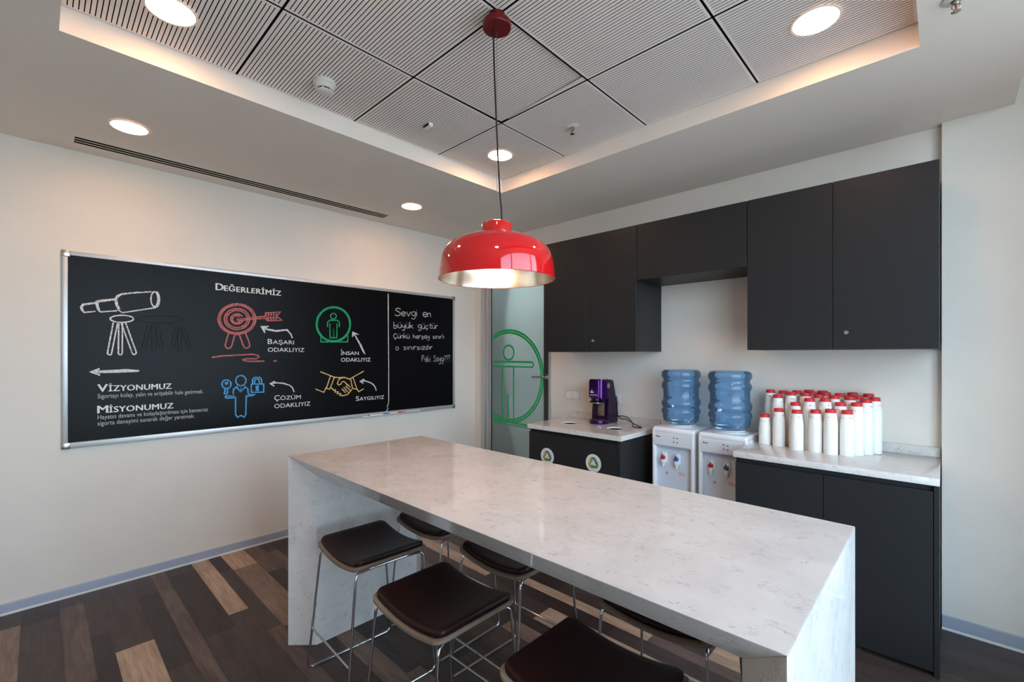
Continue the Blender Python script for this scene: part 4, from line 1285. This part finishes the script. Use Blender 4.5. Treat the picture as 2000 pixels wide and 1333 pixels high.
words_caps('solution_lettering', 'Ç', 'ÖZÜM', -2.051, 1.099, -1.849, 0.042, 0.0, 'words ÇÖZÜM ODAKLIYIZ', 0.20)
text_mesh('solution_lettering', 'ODAKLIYIZ', M_LETTER, 0.278, 0.035, onboard(-2.051, 1.038), cb)
words_caps('respect_lettering', 'S', 'AYGILIYIZ', -1.374, 1.047, -1.093, 0.043, 0.0, 'word SAYGILIYIZ', 0.115)
text_mesh('vision_text', 'Sigortayı kolay, yalın ve erişebilir hale getirmek.', M_LETTERT, 0.552, 0.0285, onboard(-3.071, 1.185), cb)
text_mesh('mission_text', 'Hayatın devamı ve kolaylaştırılması için benzersiz', M_LETTERT, 0.580, 0.0285, onboard(-3.071, 1.055), cb)
text_mesh('mission_text', 'sigorta deneyimi sunarak değer yaratmak.', M_LETTERT, 0.500, 0.0285, onboard(-3.071, 1.017), cb)

# handwriting: single chalk strokes, x-height 1
_c = [(.55, .85), (.3, 1), (.05, .6), (.1, .15), (.35, 0), (.6, .2)]
_ced = [(.33, 0), (.38, -.25), (.18, -.42)]
_s = [(.5, .85), (.25, 1), (.05, .8), (.25, .55), (.5, .35), (.3, .02), (0, .1)]
_u = [[(0, 1), (.05, .2), (.3, 0), (.5, .3), (.52, 1)], [(.52, .6), (.55, 0)]]
_dots = [[(.12, 1.35), (.13, 1.47)], [(.42, 1.35), (.43, 1.47)]]
GL = {'S': (.9, [[(.8, 1.5), (.5, 1.72), (.15, 1.5), (.2, 1.15), (.6, .85), (.75, .45), (.45, .05), (0, .2)]]),
      'e': (.75, [[(.05, .5), (.6, .55), (.55, .9), (.3, 1), (.05, .7), (.1, .2), (.4, 0), (.65, .2)]]),
      'v': (.7, [[(0, 1), (.3, 0), (.6, 1)]]),
      'g': (.72, [[(.6, .9), (.3, 1), (.05, .6), (.25, .1), (.55, .3), (.6, .95), (.58, -.3), (.35, -.65), (.05, -.45)]]),
      'i': (.3, [[(.1, 1), (.1, 0)], [(.1, 1.35), (.12, 1.47)]]), 'ı': (.3, [[(.1, 1), (.1, 0)]]),
      'n': (.68, [[(0, 1), (0, 0)], [(0, .7), (.3, 1), (.5, .8), (.52, 0)]]),
      'b': (.7, [[(0, 1.7), (0, 0), (.35, 0), (.55, .4), (.35, .8), (0, .6)]]),
      'u': (.7, _u), 'ü': (.7, _u + _dots),
      'y': (.7, [[(0, 1), (.1, .4), (.35, .3), (.55, 1)], [(.55, 1), (.5, -.3), (.3, -.65), (0, -.5)]]),
      'k': (.68, [[(0, 1.7), (0, 0)], [(.5, .9), (.05, .45), (.55, 0)]]),
      'ç': (.72, [_c, _ced]), 'Ç': (1.0, [[(a * 1.5, b * 1.6) for a, b in _c], [(a * 1.5, b) for a, b in _ced]]),
      't': (.6, [[(.25, 1.5), (.25, .1), (.45, 0)], [(0, 1), (.5, 1.05)]]),
      'r': (.55, [[(0, 1), (0, 0)], [(0, .6), (.2, .95), (.42, .95)]]),
      'h': (.68, [[(0, 1.7), (0, 0)], [(0, .6), (.3, .95), (.5, .7), (.52, 0)]]),
      'ş': (.65, [_s, [(.28, 0), (.33, -.25), (.15, -.4)]]), 's': (.65, [_s]),
      'l': (.3, [[(.1, 1.7), (.1, 0)]]),
      'o': (.7, [[(.3, 1), (.05, .6), (.15, .05), (.4, 0), (.55, .5), (.4, .95), (.2, .95)]]),
      'z': (.68, [[(0, .95), (.5, .95), (.05, .05), (.55, .05)]]),
      'd': (.7, [[(.5, 1.7), (.5, 0)], [(.5, .7), (.25, 1), (0, .5), (.2, 0), (.5, .3)]]),
      'P': (.8, [[(0, 0), (.05, 1.65), (.5, 1.65), (.6, 1.2), (.3, .85), (.05, .85)]]),
      'a': (.7, [[(.5, .95), (.25, 1), (0, .5), (.2, 0), (.5, .3), (.5, 1), (.55, 0)]]),
      '?': (.62, [[(0, 1.3), (.2, 1.6), (.5, 1.4), (.3, .9), (.25, .5)], [(.25, .1), (.27, -.04)]]), ' ': (.75, [])}
def handwriting_word(txt, y0, z0, y1, z1, h, wd, m):
    tot = sum(GL[c][0] for c in txt)
    k = (y1 - y0) / tot
    bm = NB()
    x = 0
    nst = 0
    hr = random.Random(len(txt) * 7 + ord(txt[0]))
    for c in txt:
        adv, sts = GL[c]
        sc = hr.uniform(.92, 1.08)
        dz = hr.uniform(-.08, .08)
        for st in sts:
            P = [Vector((p[0], p[1])) for p in st]
            if len(P) > 3:   # smooth the stroke
                Q = [P[0]]
                for i in range(len(P) - 1):
                    a, b, c1, d1 = P[max(i - 1, 0)], P[i], P[i + 1], P[min(i + 2, len(P) - 1)]
                    for q in range(1, 6):
                        t = q / 5
                        Q.append(0.5 * ((2 * b) + (c1 - a) * t + (2 * a - 5 * b + 4 * c1 - d1) * t * t + (3 * b - a - 3 * c1 + d1) * t ** 3))
                P = Q
            pts = [(y0 + (x + p.x * sc) * k, z0 + (z1 - z0) * (x / tot) + (p.y * sc + dz) * h) for p in P]
            nst += 1
            ribbon(bm, pts, wd, onb(0.0006 + 0.00003 * nst))
        x += adv
    o = obj('handwritten_word', bm, m, cb, recalc=False)
    o['label'] = 'thin chalk handwriting'
def handwriting(txt, y0, z0, y1, z1, h, wd, m):
    tot = sum(GL[c][0] for c in txt)
    at = lambda q: (y0 + (y1 - y0) * q / tot, z0 + (z1 - z0) * q / tot)
    x = 0
    for word in txt.split(' '):
        wl = sum(GL[c][0] for c in word)
        (a0, b0), (a1, b1) = at(x), at(x + wl)
        handwriting_word(word, a0, b0, a1, b1, h, wd, m)
        x += wl + GL[' '][0]
handwriting('Sevgi en', -0.978, 1.832, -0.550, 1.846, 0.042, 0.0075, M_CHALKW)
handwriting('büyük güçtür', -0.989, 1.713, -0.465, 1.728, 0.034, 0.0065, M_CHALKW)
handwriting('Çünkü herşey sınırlı', -0.995, 1.614, -0.385, 1.628, 0.028, 0.0055, M_CHALKW)
handwriting('o sınırsızdır', -0.972, 1.505, -0.531, 1.513, 0.030, 0.006, M_CHALKW)
handwriting('Peki Saygı???', -0.671, 1.388, -0.309, 1.389, 0.038, 0.0048, M_CHALKW)

# board markers lying on the ledge
def marker(y0, y1, lab, capm, tip):
    L = y1 - y0
    mk = thing('board_marker', lab, 'marker pen', (0.0255, (y0 + y1) / 2, CB[2] + 0.0062 + 0.0065))
    R = Matrix.Rotation(-PI / 2, 4, 'X')
    def part(name, prof, m):
        bm = NB()
        lathe(bm, prof, 16)
        bmesh.ops.transform(bm, matrix=R, verts=bm.verts)
        obj(name, bm, m, mk, smooth=40)
    r = 0.0065
    part('barrel', [(0, -L / 2 + 0.012), (r * .9, -L / 2 + 0.012), (r * .9, L / 2 - 0.05), (0, L / 2 - 0.05)], M_WHITEPL)
    part('end_plug', [(0, -L / 2), (r * .6, -L / 2), (r * .9, -L / 2 + 0.012), (0, -L / 2 + 0.012)], tip)
    part('pen_cap', [(0, L / 2 - 0.055), (r, L / 2 - 0.055), (r, L / 2 - 0.004), (r * .7, L / 2), (0, L / 2)], capm)
    return mk
marker(-1.255, -1.055, 'white board marker with a blue cap on the chalkboard ledge', M_BLUEPL, M_BLACKPL)
marker(-1.035, -0.90, 'white board marker with a red cap on the chalkboard ledge', M_REDPL, M_WHITEPL)
marker(-0.86, -0.70, 'plain white board marker near the ledge end', M_WHITEPL, M_SOCK)

# ------------------------------------------------------------------ water coolers and bottles
def cooler_parts(root, w_, d_, h_):
    x0, x1 = -w_ / 2, w_ / 2
    yf, yb = -d_ / 2, d_ / 2
    zr0, zr1 = 0.34, h_ - 0.135
    vert_front = lambda a, b: abs(a.x - b.x) < 1e-6 and abs(a.y - b.y) < 1e-6
    bm = NB()
    box(bm, x0, x1, yf + 0.045, yb, 0, h_ - 0.02, bev=0.012, seg=3, edges=vert_front)
    box(bm, x0, x0 + 0.026, yf, yf + 0.05, 0, h_ - 0.02, bev=0.012, seg=3, edges=vert_front)
    box(bm, x1 - 0.030, x1, yf, yf + 0.05, 0, h_ - 0.02, bev=0.014, seg=3, edges=vert_front)
    box(bm, x0 + 0.02, x1 - 0.02, yf + 0.004, yf + 0.05, 0, zr0)
    bmt = NB()
    obj('cabinet_body', bm, M_COOLER, root, smooth=40)
    box(bmt, x0, x1, yf, yb, h_ - 0.045, h_, bev=0.018, seg=4)
    obj('top_cover', bmt, M_COOLER, root, smooth=40)
    bm = NB()
    prism(bm, [(yf + 0.004, h_ - 0.030), (yf - 0.003, h_ - 0.06), (yf - 0.003, zr1 + 0.01), (yf + 0.006, zr1), (yf + 0.05, zr1), (yf + 0.05, h_ - 0.030)], 'x', x0 + 0.022, x1 - 0.026)
    pn = obj('control_panel', bm, M_COOLERP, root, smooth=30)
    bm = NB()
    for dx, dz in ((0.012, -0.052), (0.012, -0.080)):
        box(bm, dx - 0.0045, dx + 0.0045, yf - 0.0042, yf - 0.0028, h_ + dz - 0.014 - 0.004, h_ + dz - 0.014 + 0.004)
        box(bm, dx + 0.018, dx + 0.031, yf - 0.0042, yf - 0.0028, h_ + dz - 0.016 - 0.003, h_ + dz - 0.016 + 0.003)
    obj('control_symbols', bm, M_GREYPR, pn)
    bm = NB()
    for k, (a, b) in enumerate(((-0.118, -0.110), (-0.108, -0.102), (-0.100, -0.094), (-0.092, -0.086))):
        box(bm, a, b, yf - 0.0042, yf - 0.0028, h_ - 0.071, h_ - (0.061 if k == 0 else 0.064))
    obj('maker_mark', bm, M_GREYPR, pn)
    bm = NB()
    box(bm, x0 + 0.026, x1 - 0.030, yf + 0.040, yf + 0.046, zr0, zr1)
    obj('tap_bay', bm, M_COOLERR, root)
    for xx, m_, nm in ((x0 + 0.078, M_REDPL, 'red'), (x0 + 0.175, M_BLUEPL, 'blue')):
        bm = NB()
        box(bm, xx - 0.019, xx + 0.019, yf + 0.028, yf + 0.044, 0.690, 0.765, bev=0.008)
        box(bm, xx - 0.012, xx + 0.012, yf + 0.004, yf + 0.034, 0.686, 0.716, bev=0.006)
        lathe(bm, [(0.009, 0.690), (0.010, 0.672), (0.006, 0.664), (0, 0.664)], 14, c=(xx, yf + 0.016, 0))
        tp = obj('water_tap', bm, M_WHITEPL, root, smooth=35)
        bm = NB()
        box(bm, xx - 0.013, xx + 0.013, yf + 0.000, yf + 0.028, 0.720, 0.740, bev=0.004)
        lv = obj('tap_lever', bm, m_, tp, smooth=35)
        lv['label'] = nm + ' tap lever'
        bm = NB()
        tube(bm, [(xx, yf + 0.012, 0.738), (xx - 0.001, yf + 0.008, 0.752)], 0.0035, 8)
        obj('lever_pin', bm, M_BLACKPL, tp, smooth=40)
    bm = NB()
    prism(bm, [(x0 + 0.083, 0.61), (x0 + 0.107, 0.61), (x0 + 0.095, 0.634)], 'y', yf + 0.0385, yf + 0.0402)
    for a, b, z_ in ((0.175, 0.215, 0.632), (0.180, 0.225, 0.624), (0.178, 0.220, 0.616)):
        box(bm, x0 + a, x0 + b, yf + 0.0385, yf + 0.0402, z_, z_ + 0.0035)
    obj('warning_print', bm, M_PINKPR, root)
    bm = NB()
    lathe(bm, [(0.112, h_ - 0.006), (0.112, h_ + 0.004), (0.096, h_ + 0.008), (0.090, h_ + 0.016), (0.078, h_ + 0.016), (0.074, h_ - 0.01)], 40)
    obj('bottle_collar', bm, M_WHITEPL, root, smooth=35)
HC = 0.945
ck = thing('water_cooler', 'white water cooler beside the bin cabinet, further back of the pair', 'water cooler', (2.4325, -0.122, 0), group='white water coolers')
cooler_parts(ck, 0.305, 0.316, HC)
ck2 = copy_tree(ck)
ck2.location = (2.7675, -0.138, 0)
ck2['label'] = 'white water cooler partly hidden by the worktop with cup stacks'

def bottle_parts(root):
    H = 0.388
    R0 = 0.1325
    bump = [(0.000, 0.060), (0.004, 0.082), (0.012, 0.104), (0.026, 0.118), (0.044, 0.122), (0.058, 0.124)]
    def bulge(z, hh):
        return [(z - hh, R0 - 0.009), (z - hh * .75, R0 - 0.006), (z - hh * .45, R0 - 0.001), (z, R0), (z + hh * .45, R0 - 0.001), (z + hh * .75, R0 - 0.006), (z + hh, R0 - 0.009)]
    pr = bump + bulge(0.093, 0.024) + [(0.120, R0 - 0.011)] + bulge(0.150, 0.028)
    pr += [(0.182, R0 - 0.012), (0.220, R0 - 0.012), (0.248, R0 - 0.011)] + bulge(0.278, 0.026) + [(0.308, R0 - 0.012), (0.322, R0 - 0.012)]
    pr += [(0.330, R0 - 0.006), (0.340, R0 - 0.001), (0.356, R0), (0.368, R0 - 0.002), (0.379, R0 - 0.009), (0.385, R0 - 0.020), (0.388, R0 - 0.045)]
    bm = NB()
    n = 64
    rings = []
    for z, r in pr:
        ring = []
        for k in range(n):
            a = 2 * PI * k / n
            # the ribs round the label field bend like a wave
            wz = 0.012 * math.sin(a + 0.7) * max(0, 1 - abs(z - 0.215) / 0.10)
            ring.append(bm.verts.new((r * math.cos(a), r * math.sin(a), z + wz)))
        rings.append(ring)
    for a, b in zip(rings, rings[1:]):
        for k in range(n):
            bm.faces.new((a[k], a[(k + 1) % n], b[(k + 1) % n], b[k]))
    c0, c1 = bm.verts.new((0, 0, 0.0)), bm.verts.new((0, 0, 0.388))
    for k in range(n):
        bm.faces.new((c0, rings[0][(k + 1) % n], rings[0][k]))
        bm.faces.new((c1, rings[-1][k], rings[-1][(k + 1) % n]))
    obj('bottle_body', bm, M_BOTTLE, root, smooth=60)
    bm = NB()
    lathe(bm, [(0.058, 0.004), (0.058, -0.004), (0.030, -0.012), (0.027, -0.016), (0.027, -0.060), (0, -0.060)], 32)
    obj('bottle_neck', bm, M_BOTTLE, root, smooth=40)
bt = thing('water_bottle', 'blue refill bottle on the water cooler beside the bin cabinet', 'water bottle', (2.4325, -0.140, HC + 0.0175), group='blue water cooler bottles')
bottle_parts(bt)
bt2 = copy_tree(bt)
bt2.location = (2.7715, -0.160, HC + 0.0175)
bt2['label'] = 'blue refill bottle on the water cooler next to the cup stacks'

# ------------------------------------------------------------------ stacks of paper cups
CUPS = [(2.989, -0.186, 0.186), (3.07, -0.205, 0.228), (3.176, -0.261, 0.232), (3.268, -0.254, 0.24), (3.341, -0.269, 0.251), (3.413, -0.249, 0.248),
        (3.155, -0.192, 0.27), (3.228, -0.197, 0.3), (3.305, -0.194, 0.305), (3.375, -0.191, 0.285), (3.449, -0.19, 0.289),
        (3.048, -0.132, 0.306), (3.12, -0.131, 0.326), (3.195, -0.136, 0.326), (3.264, -0.137, 0.32), (3.338, -0.131, 0.319), (3.411, -0.131, 0.317), (3.484, -0.13, 0.307),
        (2.991, -0.068, 0.331), (3.062, -0.064, 0.328), (3.138, -0.064, 0.333), (3.218, -0.07, 0.33), (3.287, -0.072, 0.33), (3.356, -0.063, 0.327), (3.441, -0.069, 0.319), (3.516, -0.068, 0.314),
        (3.189, -0.007, 0.336), (3.262, -0.007, 0.335), (3.409, -0.007, 0.332), (3.483, -0.007, 0.329)]
ROWS = [('front', 6), ('second', 5), ('third', 7), ('fourth', 8), ('back', 4)]
ORD = ['first', 'second', 'third', 'fourth', 'fifth', 'sixth', 'seventh', 'eighth']
CLAB = []
for rn, cnt in ROWS:
    for k in range(cnt):
        CLAB.append('tower of nested white paper cups, %s from the coolers in the %s row' % (ORD[k], rn))
CLAB[0] = 'shortest tower of nested white paper cups, right beside the water cooler'
def cup_mesh():
    bm = NB()
    lathe(bm, [(0.0335, 0.0), (0.0338, 0.0015), (0.0326, 0.004), (0.0268, 0.0575)], 28)
    return bm
band_me = cup_me = print_me = None
for (x, y, h), lab in zip(CUPS, CLAB):
    root = thing('paper_cup_tower', lab, 'paper cups', (x, y, 0.9004), random.uniform(0, 6.28), 'towers of upside-down paper cups on the worktop')
    zt = h - 0.078
    bm = NB()
    pr = [(0, 0), (0.0338, 0)]
    z = 0.0
    while z < zt - 0.012:
        pr += [(0.0340, z + 0.002), (0.0337, z + 0.009), (0.0333, z + 0.0105)]
        z += 0.011
    pr += [(0.0333, zt)]
    lathe(bm, pr, 28)
    obj('nested_cups', bm, M_CUP, root, smooth=60)
    if cup_me is None:
        a = obj('top_cup', cup_mesh(), M_CUP, root, (0, 0, zt), smooth=40)
        bm = NB()
        lathe(bm, [(0.02685, 0.0575), (0.0250, 0.0762), (0.0240, 0.0775), (0.0228, 0.0765), (0.0222, 0.0715), (0, 0.0715)], 28)
        b = obj('red_cup_base', bm, M_CUPRED, root, (0, 0, zt), smooth=40)
        bm = NB()
        for a0, a1, zz, hh in ((0, 62, 0.034, 0.0016), (0, 26, 0.0385, 0.0030), (130, 190, 0.034, 0.0016), (240, 300, 0.034, 0.0016), (236, 262, 0.0385, 0.003)):
            r0 = 0.0326 - (zz - 0.004) * 0.1084 + 0.0003
            r1 = 0.0326 - (zz + hh - 0.004) * 0.1084 + 0.0003
            lathe(bm, [(r0, zz), (r1, zz + hh)], 10, ang=(a0, a1))
        c = obj('printed_slogan', bm, M_CUPPR, root, (0, 0, zt))
        cup_me, band_me, print_me = a.data, b.data, c.data
    else:
        for nm, me in (('top_cup', cup_me), ('red_cup_base', band_me), ('printed_slogan', print_me)):
            o = bpy.data.objects.new(nm, me)
            link(o, root)
            o.location = (0, 0, zt)

# ------------------------------------------------------------------ coffee machine
MX, MY, MZ = 1.742, -0.085, 0.8932
mc = thing('coffee_machine', 'purple coffee machine with a drip tray on the bin worktop', 'coffee machine', (MX, MY, MZ))
hw = 0.078
vert = lambda a, b: abs(a.x - b.x) < 1e-6 and abs(a.y - b.y) < 1e-6
bm = NB()
# back column with sloping back
prism(bm, [(-0.045, 0.0), (0.120, 0.0), (0.128, 0.09), (0.050, 0.355), (-0.020, 0.362), (-0.020, 0.20)], 'x', -hw, hw)
bmesh.ops.bevel(bm, geom=list(bm.edges), offset=0.006, segments=2, affect='EDGES')
obj('rear_housing', bm, M_PURPLES, mc, smooth=35)
bm = NB()
prism(bm, [(-hw, -0.01), (-hw, -0.085), (-hw + 0.03, -0.117), (hw - 0.03, -0.117), (hw, -0.085), (hw, -0.01)], 'z', 0.205, 0.364)
bmesh.ops.bevel(bm, geom=[e_ for e_ in bm.edges], offset=0.010, segments=3, affect='EDGES')
hd_ = obj('brew_head', bm, M_PURPLE, mc, smooth=45)
bm = NB()
lathe(bm, [(0, 0), (0.092, 0), (0.094, 0.004), (0.092, 0.026), (0.086, 0.031), (0, 0.031)], 48)
for v in bm.verts:
    v.co.x *= 0.86
    v.co.y = v.co.y * 1.05 - 0.035
obj('foot', bm, M_PURPLE, mc, smooth=40)
bm = NB()
lathe(bm, [(0, 0.0312), (0.066, 0.0312), (0.066, 0.0345), (0.060, 0.0345), (0, 0.0325)], 40, c=(0, -0.062, 0))
obj('drip_grate', bm, M_BRONZE, mc, smooth=40)
bm = NB()
box(bm, -0.055, 0.055, -0.060, -0.040, 0.040, 0.205, bev=0.006)
obj('column_front', bm, M_PURPLES, mc, smooth=35)
bm = NB()
box(bm, 0.0, 0.062, -0.068, -0.060, 0.065, 0.170, bev=0.003)
obj('smoked_cup_panel', bm, M_BRONZE, mc, smooth=35)
bm = NB()
lathe(bm, [(0, 0.165), (0.040, 0.165), (0.056, 0.172), (0.056, 0.180), (0.040, 0.190), (0.040, 0.206), (0, 0.206)], 32, c=(-0.008, -0.078, 0))
obj('spout_block', bm, M_BLACKPL, mc, smooth=40)
bm = NB()
tube(bm, [(-0.008 + 0.056 * math.cos(a), -0.078 + 0.056 * math.sin(a), 0.172) for a in [k * PI / 16 for k in range(32)]], 0.0032, 8, True)
obj('chrome_ring', bm, M_CHROME, mc, smooth=60)
bm = NB()
for k in range(3):
    lathe(bm, [(0, 0), (0.0045, 0), (0.0045, 0.0015), (0, 0.002)], 12, c=(-0.026 + 0.020 * k, -0.098, 0.3635))
obj('buttons', bm, M_STEEL, hd_, smooth=40)
bm = NB()
lathe(bm, [(0, 0), (0.021, 0), (0.021, 0.003), (0.016, 0.0045), (0.013, 0.003), (0, 0.003)], 24)
bmesh.ops.transform(bm, matrix=Matrix.Rotation(PI / 2, 4, 'Y'), verts=bm.verts)
obj('side_badge', bm, M_STEEL, hd_, (hw - 0.0005, -0.030, 0.312), smooth=40)
bm = NB()
def fr2(u, v):
    return (u, -0.1176, v)
ribbon(bm, [(-0.038, 0.262), (-0.030, 0.256), (-0.014, 0.256), (-0.006, 0.262)], 0.006, fr2)
ribbon(bm, [(-0.026, 0.263), (-0.018, 0.263)], 0.010, fr2)
ribbon(bm, [(-0.022, 0.268), (-0.024, 0.275), (-0.019, 0.281)], 0.003, fr2)
for k in range(8):
    ribbon(bm, [(-0.040 + 0.009 * k, 0.236), (-0.034 + 0.009 * k, 0.236)], 0.0045 if k else 0.006, fr2)
obj('cup_logo', bm, M_STICK, hd_, recalc=False)
bm = NB()
cordpts = [(1.803, 0.004, 1.095), (1.826, -0.006, 1.10), (1.842, -0.012, 1.06), (1.836, -0.006, 1.015), (1.815, 0.0, 1.02), (1.805, 0.004, 0.985), (1.835, 0.012, 0.945),
           (1.87, 0.0, 0.925), (1.93, -0.02, 0.935), (1.99, -0.045, 0.915), (2.05, -0.065, 0.8975), (2.12, -0.115, 0.8975), (2.10, -0.155, 0.8975),
           (2.035, -0.125, 0.8975), (2.02, -0.07, 0.905), (1.96, -0.03, 0.945), (1.89, 0.0, 0.955), (1.83, 0.02, 0.945), (1.80, 0.025, 0.945)]
tube(bm, fillet([(a - MX, b - MY, c_ - MZ) for a, b, c_ in cordpts], 0.03, 5), 0.0036, 8)
box(bm, 1.788 - MX, 1.812 - MX, 0.0 - MY, 0.036 - MY, 1.083 - MZ, 1.107 - MZ, bev=0.004)
obj('power_cord', bm, M_CORD, mc, smooth=60)

# ------------------------------------------------------------------ switches and socket
sw = thing('light_switch', 'white double light switch on the wall left of the coffee machine', 'light switch', (1.345, YB, 1.092))
bm = NB()
box(bm, -0.080, 0.080, -0.009, 0, -0.042, 0.042, bev=0.003)
obj('cover_frame', bm, M_SOCK, sw, smooth=30)
for s in (-1, 1):
    bm = NB()
    prism(bm, [(-0.0125, -0.030), (-0.0095, 0.030), (-0.008, 0.030), (-0.008, -0.030)], 'x', s * 0.036 - 0.030, s * 0.036 + 0.030)
    obj('rocker', bm, M_WHITEPL, sw)
so = thing('wall_socket', 'white wall socket behind the coffee machine with its plug', 'socket', (1.80, YB, 1.095))
bm = NB()
box(bm, -0.040, 0.040, -0.008, 0, -0.040, 0.040, bev=0.003)
obj('cover_plate', bm, M_SOCK, so, smooth=30)
bm = NB()
lathe(bm, [(0.022, 0), (0.024, 0.003), (0.026, 0.003), (0.027, 0)], 24)
bmesh.ops.transform(bm, matrix=Matrix.Rotation(PI / 2, 4, 'X'), verts=bm.verts)
obj('socket_ring', bm, M_WHITEPL, so, (0, -0.008, 0), smooth=40)
